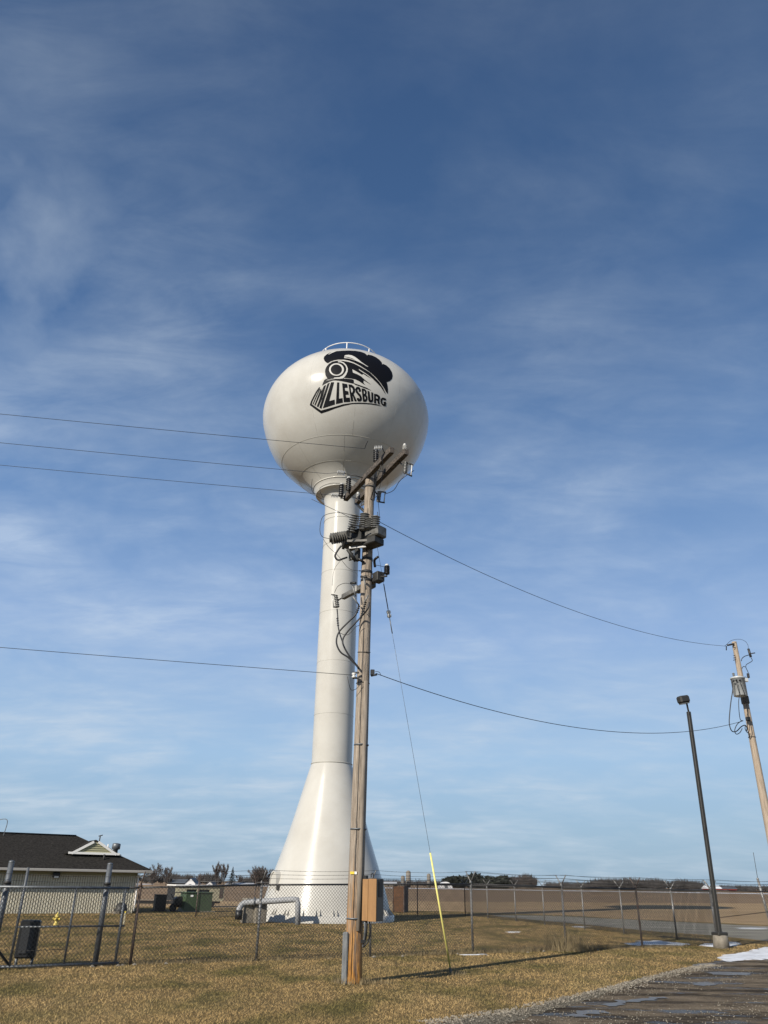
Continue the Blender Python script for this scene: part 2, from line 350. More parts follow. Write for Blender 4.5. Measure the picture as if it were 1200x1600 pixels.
# ---------------------------------------------------------------- ground and other sheets
def inside(poly, x, y):
    poly = np.asarray(poly); res = np.zeros(len(x), bool); j = len(poly) - 1
    for i in range(len(poly)):
        xi, yi = poly[i]; xj, yj = poly[j]
        c = ((yi > y) != (yj > y)) & (x < (xj - xi) * (y - yi) / (yj - yi + 1e-12) + xi); res ^= c; j = i
    return res
def rough_poly(pts, step=0.5, amp=0.08, seed=1):
    r = random.Random(seed); out = []
    for i in range(len(pts)):
        a = Vector(pts[i][:2]); b = Vector(pts[(i + 1) % len(pts)][:2]); L = (b - a).length; n = max(1, min(60, int(L / step)))
        for k in range(n):
            p = a.lerp(b, k / n) + Vector((r.uniform(-amp, amp), r.uniform(-amp, amp)))
            out.append((p.x, p.y))
    return out
def sheet(name, poly, z, m, kind='structure'):
    res = delaunay_2d_cdt([Vector(p) for p in poly], [], [list(range(len(poly)))], 1, 1e-5)
    o = raw(name, [(p[0], p[1], z) for p in res[0]], res[2], m); tag(o, kind=kind); return o
gnd = raw('ground', [(-4000, -60, 0), (4000, -60, 0), (4000, 6000, 0), (-4000, 6000, 0)], [(0, 1, 2, 3)], M['field2']); tag(gnd, kind='structure')
# near strip of pale stubble, then lawn on top
fl = [(-260, 25), (300, 25), (420, 125), (60, 116), (10, 92), (-25, 70), (-260, 66)]
sheet('field', rough_poly(fl, 6, 1.0), 0.004, M['field'])
lawn_poly = [(-120, -20), (120, -20), (120, 30)] + [tuple(G(x, y).xy) for x, y in ((1200, 1446), (1100, 1441), (1000, 1437), (900, 1431), (780, 1427), (700, 1424))] + [(-25, 58), (-120, 55)]
sheet('lawn', rough_poly(lawn_poly, 2.0, 0.15), 0.008, M['soil'])
lane_poly = [tuple(G(x, y).xy) for x, y in ((770, 1430), (850, 1431), (900, 1433), (1000, 1438), (1100, 1443), (1200, 1448))] + [(60, 47), (60, 33)] + [tuple(G(x, y).xy) for x, y in ((1200, 1471), (1110, 1462), (1027, 1456), (940, 1448), (860, 1440), (782, 1433))]
sheet('gravel_lane', rough_poly(lane_poly, 1.2, 0.12, 3), 0.012, M['lane'])
road_poly = [tuple(G(x, y).xy) for x, y in ((690, 1600), (800, 1582), (940, 1547), (1005, 1530), (1070, 1513), (1124, 1502), (1160, 1500), (1200, 1499))] + [(22, 22.6), (60, 30), (60, -18), (-7, -18), (-2.2, 8)]
road_poly = rough_poly(road_poly, 0.35, 0.07, 5)
sheet('gravel_road', road_poly, 0.014, M['road'])
PUD = [[(1104, 1521), (1130, 1518), (1160, 1520), (1182, 1522), (1170, 1526), (1140, 1528), (1118, 1526)],
       [(1085, 1538), (1100, 1535), (1118, 1537), (1112, 1543), (1096, 1545)],
       [(936, 1576), (960, 1566), (990, 1561), (1020, 1558), (1042, 1556), (1036, 1561), (1000, 1568), (975, 1574), (950, 1580)],
       [(1078, 1509), (1100, 1506), (1122, 1504), (1116, 1509), (1090, 1513)],
       [(900, 1582), (935, 1578), (950, 1583), (915, 1593), (880, 1596)]]
sh_a = [G(x, y) for x, y in ((640, 1606), (690, 1600), (800, 1582), (940, 1547), (1005, 1530), (1045, 1521))]
sh_b = [G(x, y) for x, y in ((1046, 1523), (1005, 1535), (948, 1554), (860, 1582), (800, 1598), (700, 1622))]
sheet('gravel_shoulder', rough_poly([tuple(p.xy) for p in sh_a + sh_b], 0.16, 0.07, 8), 0.018, M['shoulder'])
vs = []; fs = []
for i, p in enumerate(PUD):
    cy_ = sum(a[1] for a in p) / len(p); q = rough_poly([tuple(G(a[0], cy_ + (a[1] - cy_) * .6).xy) for a in p], 0.09, 0.10, 20 + i)
    r_ = delaunay_2d_cdt([Vector(a) for a in q], [], [list(range(len(q)))], 1, 1e-5)
    fs += [tuple(k + len(vs) for k in f) for f in r_[2]]; vs += [(a[0], a[1], 0.023) for a in r_[0]]
tag(raw('puddle', vs, fs, M['puddle']), kind='structure')
# snow patches: low mounds with ragged outlines
SNOW = [([(1122, 1497), (1140, 1492), (1168, 1488), (1186, 1483), (1200, 1480), (1260, 1478), (1260, 1500), (1200, 1500), (1160, 1502), (1135, 1504)], 'large white snow patch where the gravel road meets the grass', 0.05),
        ([(980, 1476), (1000, 1469), (1030, 1468), (1060, 1473), (1085, 1477), (1060, 1479), (1020, 1478), (995, 1480)], 'long thin snow patch inside the fence by the gravel lane', 0.03),
        ([(1094, 1477), (1106, 1473), (1120, 1474), (1126, 1480), (1110, 1482)], 'small snow patch left of the dark lamp post base', 0.03),
        ([(1132, 1474), (1146, 1470), (1156, 1474), (1144, 1480), (1134, 1481)], 'small snow patch right of the dark lamp post base', 0.03),
        ([(790, 1456.5), (800, 1455), (812, 1457), (803, 1458.5)], 'thin snow remnant on the lawn behind the fence', 0.02),
        ([(722, 1492.5), (748, 1491.5), (772, 1491.5), (758, 1493), (735, 1493.5)], 'flat pale snow strip at the foot of the fence post', 0.02),
        ([(890, 1448), (905, 1447), (920, 1449), (905, 1450)], 'snow streak along the near edge of the gravel lane', 0.02),
        ([(1145, 1450), (1170, 1449), (1200, 1450), (1200, 1453), (1165, 1453)], 'bright snow streak lying on the gravel lane at right', 0.02)]
for i, (p, lab, hh) in enumerate(SNOW):
    if i: cy_ = sum(a[1] for a in p) / len(p); p = [(a[0], cy_ + (a[1] - cy_) * .62) for a in p]
    q = rough_poly([tuple(G(*a).xy) for a in p], 0.16, 0.11 if i == 0 else 0.19, 40 + i)
    c = np.mean(q, 0); n = len(q); vs = []
    for k, (sc, z) in enumerate(((1.0, 0.006), (0.93, 0.55), (0.7, 0.8), (0.35, 1.0))):
        for (x, y) in q:
            j = random.uniform(-0.15, 0.15) if k else 0
            vs.append((c[0] + (x - c[0]) * sc, c[1] + (y - c[1]) * sc, 0.012 + (z + j) * hh * .45 if k else 0.006))
    fs = [(k * n + a, k * n + (a + 1) % n, (k + 1) * n + (a + 1) % n, (k + 1) * n + a) for k in range(3) for a in range(n)] + [tuple(range(3 * n, 4 * n))]
    tag(raw('snow_patch', vs, fs, M['snow']), lab, 'snow', 'melting snow patches')
# the snow line at the far end of the field
vs = []; fs = []
for k in range(190):
    x = -320 + k * 4.2 + random.uniform(-1, 1); y = 330 + random.uniform(-6, 6) + 0.06 * x; L = random.uniform(2.0, 4.0); w = random.uniform(4, 12)
    if -170 < x < -20 and random.random() < 0.6: continue
    o = len(vs); vs += [(x - L, y - w, 0.01), (x + L, y - w, 0.01), (x + L * .8, y, 0.16), (x - L * .8, y, 0.16), (x - L, y + w, 0.01), (x + L, y + w, 0.01)]
    fs += [(o, o + 1, o + 2, o + 3), (o + 3, o + 2, o + 5, o + 4), (o, o + 3, o + 4), (o + 1, o + 5, o + 2)]
tag(raw('snow_drift_line', vs, fs, M['snow']), kind='structure')

# ---------------------------------------------------------------- grass blades, weeds, gravel
def blades(N, r0, r1, a0, a1, hmin, hmax, w0):
    ang = rng.uniform(a0, a1, N); r = r0 * (r1 / r0) ** rng.uniform(0, 1, N)
    x = r * np.sin(ang); y = r * np.cos(ang)
    keep = ~inside(road_poly, x, y) & ~inside(lane_poly, x, y) & inside(lawn_poly, x, y)
    for p, _, _ in SNOW: keep &= ~inside([tuple(G(*a).xy) for a in p], x, y)
    x = x[keep]; y = y[keep]; r = r[keep]; n = len(x)
    clump = 0.55 + 0.9 * (0.5 + 0.5 * np.sin(x * 2.1 + 1.7 * np.sin(y * 1.3)) * np.sin(y * 2.7 + 1.1 * np.sin(x * 1.9)))
    h = rng.uniform(hmin, hmax, n) * (0.75 + 0.35 * clump); w = w0 * (r / 10) ** 0.85 * rng.uniform(0.7, 1.3, n)
    t = rng.uniform(0, 2 * np.pi, n); lx = rng.normal(0, 0.75, n) * h; ly = rng.normal(0, 0.75, n) * h
    dx = np.cos(t) * w; dy = np.sin(t) * w; z0 = 0.006
    v = np.empty((n, 3, 3)); v[:, 0] = np.c_[x - dx, y - dy, np.full(n, z0)]; v[:, 1] = np.c_[x + dx, y + dy, np.full(n, z0)]; v[:, 2] = np.c_[x + lx, y + ly, h]
    return v.reshape(-1, 3)
def tri_mesh(name, V, m):
    n = len(V) // 3; me = bpy.data.meshes.new(name)
    me.vertices.add(len(V)); me.vertices.foreach_set('co', V.astype(np.float32).ravel())
    me.loops.add(3 * n); me.loops.foreach_set('vertex_index', np.arange(3 * n, dtype=np.int32))
    me.polygons.add(n); me.polygons.foreach_set('loop_start', np.arange(0, 3 * n, 3, dtype=np.int32))
    me.update(); me.validate(); me.materials.append(m)
    o = bpy.data.objects.new(name, me); col.objects.link(o); return o
tag(tri_mesh('grass', blades(760000, 8.2, 60, -0.75, 0.72, 0.012, 0.038, 0.0026), M['blade']), kind='stuff')

# front fence line
FA = Vector((-5.24, 18.95, 0)); FU = Vector((0.870, 0.493, 0)).normalized(); FS = 3.02
def weeds(centres, m, name):
    V = []
    for (cx, cy, rad, n, h) in centres:
        t = rng.uniform(0, 2 * np.pi, n); rr = rad * np.sqrt(rng.uniform(0, 1, n)); x = cx + rr * np.cos(t); y = cy + rr * np.sin(t)
        hh = h * rng.uniform(0.3, 1.0, n); a = rng.uniform(0, 2 * np.pi, n); w = 0.005
        lx = rng.normal(0, 0.35, n) * hh; ly = rng.normal(0, 0.35, n) * hh
        v = np.empty((n, 3, 3)); v[:, 0] = np.c_[x - w * np.cos(a), y - w * np.sin(a), np.full(n, .006)]; v[:, 1] = np.c_[x + w * np.cos(a), y + w * np.sin(a), np.full(n, .006)]; v[:, 2] = np.c_[x + lx, y + ly, hh]
        V.append(v.reshape(-1, 3))
    return tag(tri_mesh(name, np.concatenate(V), m), kind='stuff')
cw = [(-0.42, 16.25, 0.34, 320, 0.16), (0.0, 16.3, 0.25, 120, 0.12), (1.52, 18.1, 0.3, 160, 0.12), (5.3, 24.9, 0.6, 500, 0.75), (5.9, 25.1, 0.35, 120, 0.35), (-0.62, 16.3, 0.2, 120, 0.15)]
for k in range(170):
    p = FA + FU * (k * 0.1 + random.uniform(-0.05, 0.05)) + Vector((random.uniform(-0.06, 0.06), random.uniform(-0.1, 0.1), 0))
    dens = 1.9 if 7.2 < k * 0.1 < 13.5 else 0.8
    cw.append((p.x, p.y, 0.13, int(34 * dens), random.uniform(0.07, 0.15) * (1.5 if dens > 1 else 1)))
weeds(cw, M['leafdry'], 'dry_weeds')
# loose stones on the road and its shoulder
V = []; Fc = []
ico = [(1, 0, 0), (-1, 0, 0), (0, 1, 0), (0, -1, 0), (0, 0, 1), (0, 0, -1)]
icf = [(0, 2, 4), (2, 1, 4), (1, 3, 4), (3, 0, 4), (2, 0, 5), (1, 2, 5), (3, 1, 5), (0, 3, 5)]
edge = [G(x, y) for x, y in ((660, 1600), (800, 1580), (940, 1549), (1005, 1532), (1070, 1516), (1110, 1508))]
def stone(x, y, s, z=0.018):
    o = len(V)
    for a in ico: V.append((x + a[0] * s * random.uniform(.6, 1.3), y + a[1] * s * random.uniform(.6, 1.3), z + s * .35 + a[2] * s * .7))
    Fc.extend([(f[0] + o, f[1] + o, f[2] + o) for f in icf])
for k in range(3400):
    i = random.randrange(len(edge) - 1); p = edge[i].lerp(edge[i + 1], random.random()); q = abs(random.gauss(0, 0.24)) - .05
    stone(p.x + 0.35 * q + random.uniform(-.1, .1), p.y - q + 0.06, random.uniform(0.006, 0.017))
for k in range(9000):
    r = 8.5 * (2.6 ** random.random()); a = random.uniform(-0.02, 0.62); x = r * math.sin(a); y = r * math.cos(a)
    if inside(road_poly, np.array([x]), np.array([y]))[0] and math.sin(x * 1.3 - y * 2.2 + 1.2 * math.sin(x)) > random.uniform(-0.6, 0.9): stone(x, y, random.uniform(0.005, 0.014))
tag(raw('loose_gravel', V, Fc, M['stone']), kind='stuff')
for k in range(16):
    t = random.uniform(-1.5, 16.0); p = FA + FU * t + Vector((0.1, -0.15 + random.uniform(-.12, .12), 0)); V = []; Fc = []
    stone(p.x, p.y, random.uniform(0.03, 0.06), 0.0)
    tag(raw('field_stone', V, Fc, M['concrete']), 'fist-sized pale stone lying along the foot of the chain-link fence', 'stone', 'stones along the fence line')

# ---------------------------------------------------------------- water tower
TX, TY = -2.50, 41.6
TZ0, TA, TC = 27.98, 5.24, 4.22
tower = thing('water_tower', (TX, TY, 0), 'tall white single-column water tower with a rounded tank marked MILLERSBURG', 'water tower')
T0 = Vector((TX, TY, 0))
prof = [(3.12, 0.3), (3.02, 0.75), (2.80, 1.5), (2.42, 2.6), (2.08, 3.6), (1.78, 4.6), (1.50, 5.6), (1.28, 6.4), (1.12, 6.95), (1.05, 7.15)]
MB().lathe(prof, T0, seg=72, cap=False).build('bell_base', M['white'], tower)
MB().lathe([(1.05, 7.15), (1.05, 20.9)], T0, seg=64, cap=False).build('column', M['white'], tower)
nk = [(1.05, 20.9), (1.05, 21.85), (1.07, 22.1), (1.14, 22.35), (1.26, 22.52), (1.44, 22.64), (1.62, 22.68)]
MB().lathe(nk, T0, seg=64, cap=False).build('neck', M['white'], tower)
tp = [(1.62, 22.68), (1.72, 22.85), (1.80, 23.15), (2.7, 23.72), (3.2, 24.12), (3.65, 24.55), (3.98, 24.90), (4.42, 25.45), (4.75, 26.1), (5.01, 26.8), (5.17, 27.4)]
for k in range(0, 31):
    a = math.pi / 2 * k / 30; tp.append((max(TA * math.cos(a), 0.01), TZ0 + TC * math.sin(a)))
tank = MB().lathe(tp, T0, seg=128, cap=False).build('tank', M['white'], tower)
MB().lathe([(3.3, 0.0), (3.3, 0.28), (3.12, 0.30), (3.0, 0.30)], T0, seg=72, cap=False).build('base_plate', M['white'], tower)
def tr(z):           # tank radius at height z
    for (r0, z0), (r1, z1) in zip(tp, tp[1:]):
        if z0 <= z <= z1: return r0 + (r1 - r0) * (z - z0) / max(z1 - z0, 1e-9)
    return tp[-1][0]
def ring(mb, r, z, rad, a0=0, a1=2 * math.pi, n=120, seg=5):
    mb.tube([T0 + Vector((r * math.cos(a0 + (a1 - a0) * k / n), r * math.sin(a0 + (a1 - a0) * k / n), z)) for k in range(n + 1)], rad, seg, cap=False)
s = MB()
for z in (24.75, 23.72): ring(s, tr(z) - 0.002, z, 0.012 if z > 24 else 0.008)
def meridian(a, z0, z1, off=0.0, n=26):
    return [T0 + Vector(((tr(z0 + (z1 - z0) * k / n) - 0.006) * math.cos(a), (tr(z0 + (z1 - z0) * k / n) - 0.006) * math.sin(a), z0 + (z1 - z0) * k / n)) for k in range(n + 1)]
for k in range(12): s.tube(meridian(2 * math.pi * (k + 0.5) / 12 - 1.15, 24.75, 30.3), 0.011, 4, cap=False)
for k in range(8): s.tube(meridian(2 * math.pi * k / 8 - 1.53, 23.2, 24.75, n=12), 0.012, 4, cap=False)
s.build('weld_seam', M['seam'], tank)
for z_, r_s in ((7.15, .030), (20.9, .014), (19.3, .010), (17.6, .004), (9.6, .004), (12.4, .003), (15.2, .004)):
    s = MB(); ring(s, 1.055, z_, r_s); s.build('column_seam', M['seam'], tower)
s = MB(); ring(s, 1.80, 23.12, 0.035); ring(s, 1.62, 22.70, 0.03); s.build('collar', M['white'], tower)
rl = MB(); ring(rl, 1.97, TZ0 + TC + 0.56, 0.028, seg=6)
rl.build('top_rail', M['fascia'], tower)
for k in range(8):
    a = R(-136 + 45 * k); zb = TZ0 + TC * math.sqrt(1 - (1.97 / TA) ** 2)
    b = T0 + Vector((1.97 * math.cos(a), 1.97 * math.sin(a), zb - .02)); MB().tube([b, b + Vector((0, 0, 0.76 - (zb - TZ0 - TC + .2)))], 0.035, 6).build('rail_post', M['fascia'], tower)
MB().tube([T0 + Vector((-0.2, -1.0, TZ0 + TC - .1)), T0 + Vector((-0.2, -1.0, TZ0 + TC + .35))], 0.02, 5).build('beacon_stem', M['galv'], tower)
# anchor chairs round the base
for k in range(26):
    a = 2 * math.pi * (k + .3) / 26
    for da in (-0.028, 0.028):
        d = Vector((math.cos(a + da), math.sin(a + da), 0)); c = T0 + d * 3.14 + Vector((0, 0, .30))
        if abs(da) > 0 and -1 < k: pass
        if da < 0: ch = MB()
        tx = Vector((-d.y, d.x, 0))
        ch.prism([c - tx * .012, c + d * .13 - tx * .012, c - d * .10 - tx * .012 + Vector((0, 0, .30))], c - tx * .012, c + tx * .012)
    ch.build('anchor_bracket', M['white'], tower)
# raised door frame on the left of the base, lamp above it
def bell_r(z):
    for (r0, z0), (r1, z1) in zip(prof, prof[1:]):
        if z0 <= z <= z1: return r0 + (r1 - r0) * (z - z0) / (z1 - z0)
    return prof[0][0]
da = R(212); dd = Vector((math.cos(da), math.sin(da), 0)); dt = Vector((-dd.y, dd.x, 0))
arch = [(-.42, .55), (-.42, 1.75), (-.36, 1.93), (-.22, 2.06), (0, 2.12), (.22, 2.06), (.36, 1.93), (.42, 1.75), (.42, .55)]
inner = [(x * .88, min(z, 99) - (.06 if z > .6 else -.05)) for x, z in arch]
fv = []; ff = []
for (x, z), (xi, zi) in zip(arch, inner):
    for q, rr in (((x, z), 2.55), ((x, z), 2.88), ((xi, zi), 2.88), ((xi, zi), 2.55)): fv.append(T0 + dd * rr + dt * q[0] * .85 + Vector((0, 0, q[1])))
n = len(arch)
for k in range(n):
    k2 = (k + 1) % n
    for j in range(4): ff.append((k * 4 + j, k2 * 4 + j, k2 * 4 + (j + 1) % 4, k * 4 + (j + 1) % 4))
door = MB().add(fv, ff).build('door_frame', M['white'], tower)
dv = [T0 + dd * 2.84 + dt * x * .85 + Vector((0, 0, z)) for x, z in inner] + [T0 + dd * 2.78 + dt * x * .85 + Vector((0, 0, z)) for x, z in inner]
MB().add(dv, [tuple(range(n)), tuple(range(2 * n - 1, n - 1, -1))] + [(i, (i + 1) % n, n + (i + 1) % n, n + i) for i in range(n)]).build('door', M['white'], tower)
lp = P(424, 1387, TY - 2.2); lp = T0 + Vector(((lp - T0).x, (lp - T0).y, 0)).normalized() * (bell_r(lp.z) + .06) + Vector((0, 0, lp.z))
MB().box(lp, (.13, .12, .20), bev=.02).build('wall_lamp', M['bronze'], tower)

# emblem and lettering, laid on the tank's curve
def on_tank(px, py, off):
    d = ray(px, py); o = Vector((0, 0, H)) - Vector((TX, TY, TZ0))
    s3 = Vector((1 / TA, 1 / TA, 1 / TC)); D = Vector((d.x * s3.x, d.y * s3.y, d.z * s3.z)); O = Vector((o.x * s3.x, o.y * s3.y, o.z * s3.z))
    A = D.dot(D); B = 2 * D.dot(O); C = O.dot(O) - 1; q = max(B * B - 4 * A * C, 0); t = (-B - math.sqrt(q)) / (2 * A)
    def gap(t_):
        p_ = o + d * t_; z_ = p_.z + TZ0
        if z_ >= TZ0: return math.hypot(p_.x, p_.y) - TA * math.sqrt(max(1 - (p_.z / TC) ** 2, 0))
        return math.hypot(p_.x, p_.y) - tr(max(z_, 22.7))
    if (o + d * t).z < 0.3:
        lo = t - 1.5
        while gap(lo) > 0 and lo < t + 1.5: lo += 0.1
        a_, b_ = lo - 0.1, lo
        for _ in range(12):
            c_ = (a_ + b_) / 2
            if gap(c_) > 0: a_ = c_
            else: b_ = c_
        t = b_
    p = o + d * t
    if p.z >= 0: nn = Vector((p.x / TA ** 2, p.y / TA ** 2, p.z / TC ** 2)).normalized()
    else:
        z_ = p.z + TZ0; sl = (tr(z_ + .1) - tr(z_ - .1)) / .2; nn = Vector((p.x, p.y, -sl * math.hypot(p.x, p.y))).normalized()
    return p + nn * off + Vector((TX, TY, TZ0))
def decal(mb, poly, layer, holes=()):
    dense = []
    for i in range(len(poly)):
        a = Vector(poly[i]); b = Vector(poly[(i + 1) % len(poly)]); m_ = max(1, int((b - a).length / 0.9))
        dense += [tuple(a.lerp(b, k / m_)) for k in range(m_)]
    poly = dense
    vs2 = [Vector(p) for p in poly]; faces = [list(range(len(poly)))]; edges = []
    xs = [p[0] for p in poly]; ys = [p[1] for p in poly]; st = 1.3 if min(ys) > 560 else 0.9
    x = min(xs) + st / 2
    while x < max(xs):
        y = min(ys) + st / 2
        while y < max(ys):
            vs2.append(Vector((x + 0.013 * (y - min(ys)), y + 0.017 * (x - min(xs))))); y += st
        x += st
    r_ = delaunay_2d_cdt(vs2, edges, faces, 1, 1e-6)
    mb.add([on_tank(p[0], p[1], 0.012 + 0.008 * layer) for p in r_[0]], [tuple(f) if True else f for f in r_[2]], True)
def smooth2(pts, it=1):
    for _ in range(it):
        out = []
        for i in range(len(pts)):
            a = pts[i]; b = pts[(i + 1) % len(pts)]
            out += [(a[0] * .75 + b[0] * .25, a[1] * .75 + b[1] * .25), (a[0] * .25 + b[0] * .75, a[1] * .25 + b[1] * .75)]
        pts = out
    return pts
kk = 60 / 1029
cA = lambda p: [(480 + x * kk, 590 + y * kk) for x, y in p]
cB = lambda p: [(540 + x * kk, 590 + y * kk) for x, y in p]
cC = lambda p: [(500 + x * kk, 540 + y * kk) for x, y in p]
cD = lambda p: [(555 + x * kk, 545 + y * kk) for x, y in p]
cE = lambda p: [(470 + x / 7.5, 530 + y / 7.5) for x, y in p]
em = MB(); ew = MB(); eb = MB()
smoke = cE([(268, 228), (274, 206), (300, 182), (340, 160), (400, 144), (480, 137), (560, 134), (640, 138), (700, 148), (745, 163), (768, 180), (778, 193), (786, 181), (830, 190), (880, 212), (922, 243), (947, 272), (953, 298), (963, 290), (1000, 306), (1040, 342), (1067, 387), (1075, 430), (1066, 468), (1040, 492), (1005, 502), (1014, 540), (1020, 590), (1018, 640), (1000, 622), (975, 575), (930, 508), (880, 450), (820, 395), (760, 352), (690, 308), (620, 272), (560, 250), (500, 240), (440, 240), (390, 248), (350, 262), (318, 283), (298, 274), (278, 254)])
decal(em, smoke, 0)
body = [(507.9, 580.8), (508.4, 577), (510.5, 572.7), (514, 568.6), (519.3, 565.3), (526.3, 563.9), (535, 563.9), (543.8, 565.4), (552.5, 568), (561.3, 572.4), (570, 577.4), (578.3, 582.6), (585.3, 589.5), (592.3, 597), (598.2, 605.7), (602.5, 615.6), (601.3, 614.6), (594.5, 604.3), (587.5, 596.9), (581.2, 590.8), (574.3, 585.3), (566.7, 580.4), (560.2, 576.2), (560.8, 578), (565.5, 581.4), (572.5, 585.6), (580, 591.6), (572.5, 587.4), (567.2, 584), (565.5, 585.6), (560.8, 582.5), (555, 579.3), (550.2, 576.8), (551.3, 582.3), (558.3, 585), (564.2, 588.2), (568.8, 592.5), (572.5, 595.6), (580, 601.3), (573, 597.2), (568.2, 594.3), (567.6, 597), (568.7, 599.4), (570.8, 601.8), (565.5, 598.6), (560.8, 595.4), (555, 592.7), (549, 591.5), (544.3, 591), (536.2, 590.2), (521.6, 590.8), (519.8, 591.4), (511.7, 591.6), (508.8, 586.7)]
decal(em, body, 0)
beam = cA([(455, 72), (500, 38), (560, 22), (640, 40), (760, 30), (900, 25), (1060, 30), (1200, 45), (1245, 62), (1252, 160), (1200, 155), (1050, 122), (900, 92), (760, 75), (680, 80), (600, 108), (520, 145), (440, 188), (400, 214), (430, 130)])
decal(em, beam, 0)
decal(em, cB([(215, 158), (225, 150), (400, 212), (560, 270), (690, 348), (550, 300), (400, 243), (250, 190)]), 0)
decal(em, cA([(70, 735), (100, 640), (160, 520), (240, 370), (320, 258), (347, 262), (262, 405), (192, 535), (142, 640), (120, 708), (370, 882), (560, 830), (760, 775), (960, 715), (1200, 680), (1372, 670), (1580, 678), (1730, 692), (1880, 718), (2010, 765), (1880, 742), (1730, 720), (1580, 706), (1372, 702), (1200, 708), (960, 760), (760, 822), (560, 900), (375, 962)]), 0)
def ell(cx, cy, rx, ry, n=36): return [(cx + rx * math.cos(2 * math.pi * k / n), cy + ry * math.sin(2 * math.pi * k / n)) for k in range(n)]
decal(ew, cC(ell(443, 646, 198, 166)), 1); decal(eb, cC(ell(438, 648, 150, 134)), 2)
decal(ew, cC([(480, 432), (560, 427), (640, 462), (708, 532), (746, 620), (738, 700), (702, 785), (655, 845), (610, 885), (520, 893), (360, 890), (385, 862), (520, 852), (600, 812), (660, 750), (700, 680), (706, 610), (680, 545), (620, 485), (550, 455), (480, 452)]), 1)
decal(ew, cC([(650, 290), (680, 264), (760, 254), (850, 267), (930, 307), (1020, 372), (1100, 442), (1200, 512), (1298, 575), (1255, 565), (1150, 500), (1060, 455), (960, 412), (860, 378), (760, 350), (650, 340)]), 1)
decal(eb, cC([(652, 300), (760, 318), (860, 350), (945, 392), (860, 366), (760, 334), (660, 316)]), 2)
decal(ew, cC([(225, 238), (300, 192), (400, 155), (470, 142), (400, 172), (310, 208), (240, 246)]), 1)
decal(ew, cA([(500, 78), (560, 62), (640, 58), (760, 50), (640, 66), (560, 74)]), 1)
M['logo_white'] = mat('emblem_white_paint', (0.66, 0.64, 0.585), 0.4)
def two_tone(name, blacks, whites, blacks2=None):
    n0 = len(blacks.f); n1 = len(whites.f); blacks.add(whites.v, whites.f, True)
    if blacks2: blacks.add(blacks2.v, blacks2.f, True)
    o = blacks.build(name, M['black_paint'], tank); o.data.materials.append(M['logo_white'])
    mi = np.zeros(len(blacks.f), dtype=np.int32); mi[n0:n0 + n1] = 1; o.data.polygons.foreach_set('material_index', mi)
two_tone('emblem', em, ew, eb)
lt = MB(); lh = MB()
for p in ([(146, 705), (166, 718), (270, 480), (350, 300), (330, 298), (222, 530)],
          [(192, 735), (220, 750), (335, 485), (385, 365), (372, 290), (352, 330), (295, 475)],
          [(256, 772), (298, 794), (400, 560), (505, 195), (445, 228), (378, 385), (362, 470), (310, 630)],
          [(325, 805), (380, 835), (603, 138), (545, 165), (450, 440)],
          [(420, 820), (500, 560), (640, 125), (722, 125), (590, 630), (735, 590), (742, 720)],
          [(770, 710), (800, 130), (860, 130), (850, 565), (945, 548), (955, 668)],
          [(980, 660), (935, 150), (1070, 175), (1085, 270), (1005, 275), (1015, 350), (1100, 370), (1110, 455), (1030, 460), (1045, 540), (1140, 535), (1155, 650)]): decal(lt, cA(p), 0)
decal(lt, cB([(145, 640), (75, 182), (160, 190), (225, 240), (255, 310), (250, 390), (215, 440), (300, 630), (240, 636), (180, 460), (205, 632)]), 0)
decal(lh, cB([(135, 262), (180, 292), (195, 350), (172, 405), (155, 400)]), 1)
decal(lt, cB([(410, 370), (355, 385), (345, 325), (325, 305), (312, 335), (340, 395), (400, 455), (435, 540), (430, 610), (385, 640), (330, 635), (305, 600), (298, 545), (355, 548), (372, 580), (380, 555), (368, 510), (320, 455), (272, 395), (258, 315), (280, 262), (330, 240), (385, 270), (405, 325)]), 0)
decal(lt, cB([(465, 640), (425, 290), (500, 300), (550, 340), (567, 400), (548, 452), (577, 500), (585, 570), (565, 630), (520, 648)]), 0)
decal(lh, cB([(485, 355), (515, 385), (512, 430), (492, 440)]), 1); decal(lh, cB([(505, 500), (535, 540), (532, 580), (514, 585)]), 1)
decal(lt, cB([(585, 350), (637, 372), (662, 585), (680, 605), (692, 590), (685, 390), (735, 405), (735, 630), (700, 663), (650, 663), (618, 638), (603, 590)]), 0)
decal(lt, cB([(760, 680), (760, 432), (840, 445), (908, 490), (925, 550), (900, 612), (915, 715), (862, 700), (845, 612), (812, 605), (815, 692)]), 0)
decal(lh, cB([(812, 500), (855, 530), (860, 568), (815, 560)]), 1)
decal(lt, cB([(1082, 600), (1035, 612), (1020, 588), (992, 590), (977, 640), (985, 690), (1018, 712), (1028, 690), (1012, 682), (1020, 645), (1087, 655), (1075, 765), (1010, 758), (952, 708), (930, 640), (942, 570), (985, 535), (1040, 545), (1087, 575)]), 0)
two_tone('lettering', lt, lh)

# overflow pipe beside the tower, with its splash blocks
pp_ = thing('overflow_pipe', (-5.2, 37.9, 0), 'thick grey overflow pipe bending down to a black outlet beside the white tower base', 'pipe')
a = P(376, 1414, 37.9); b_ = P(463, 1406, 37.5)
pa = bez([P(372, 1432, 37.4), P(374, 1420, 37.4), P(380, 1412, 37.5), P(392, 1410, 37.5), P(430, 1407.5, 37.4), P(458, 1405.5, 37.3)], 5)
pts = pa + [P(464, 1406, 37.3), P(465.5, 1412, 37.3)] + [Vector((P(466, 1430, 37.3).x, 37.3, .0))]
M['pipe'] = mat('grey_pipe', (0.42, 0.425, 0.43), 0.65, 0.0, var=(0.34, 0.345, 0.35), vscale=3)
MB().tube(pts[1:], 0.118, 14).build('pipe_run', M['pipe'], pp_)
MB().tube([P(374, 1422, 37.4), P(372.3, 1437, 37.4)], 0.155, 14).build('black_outlet', M['black_box'], pp_)
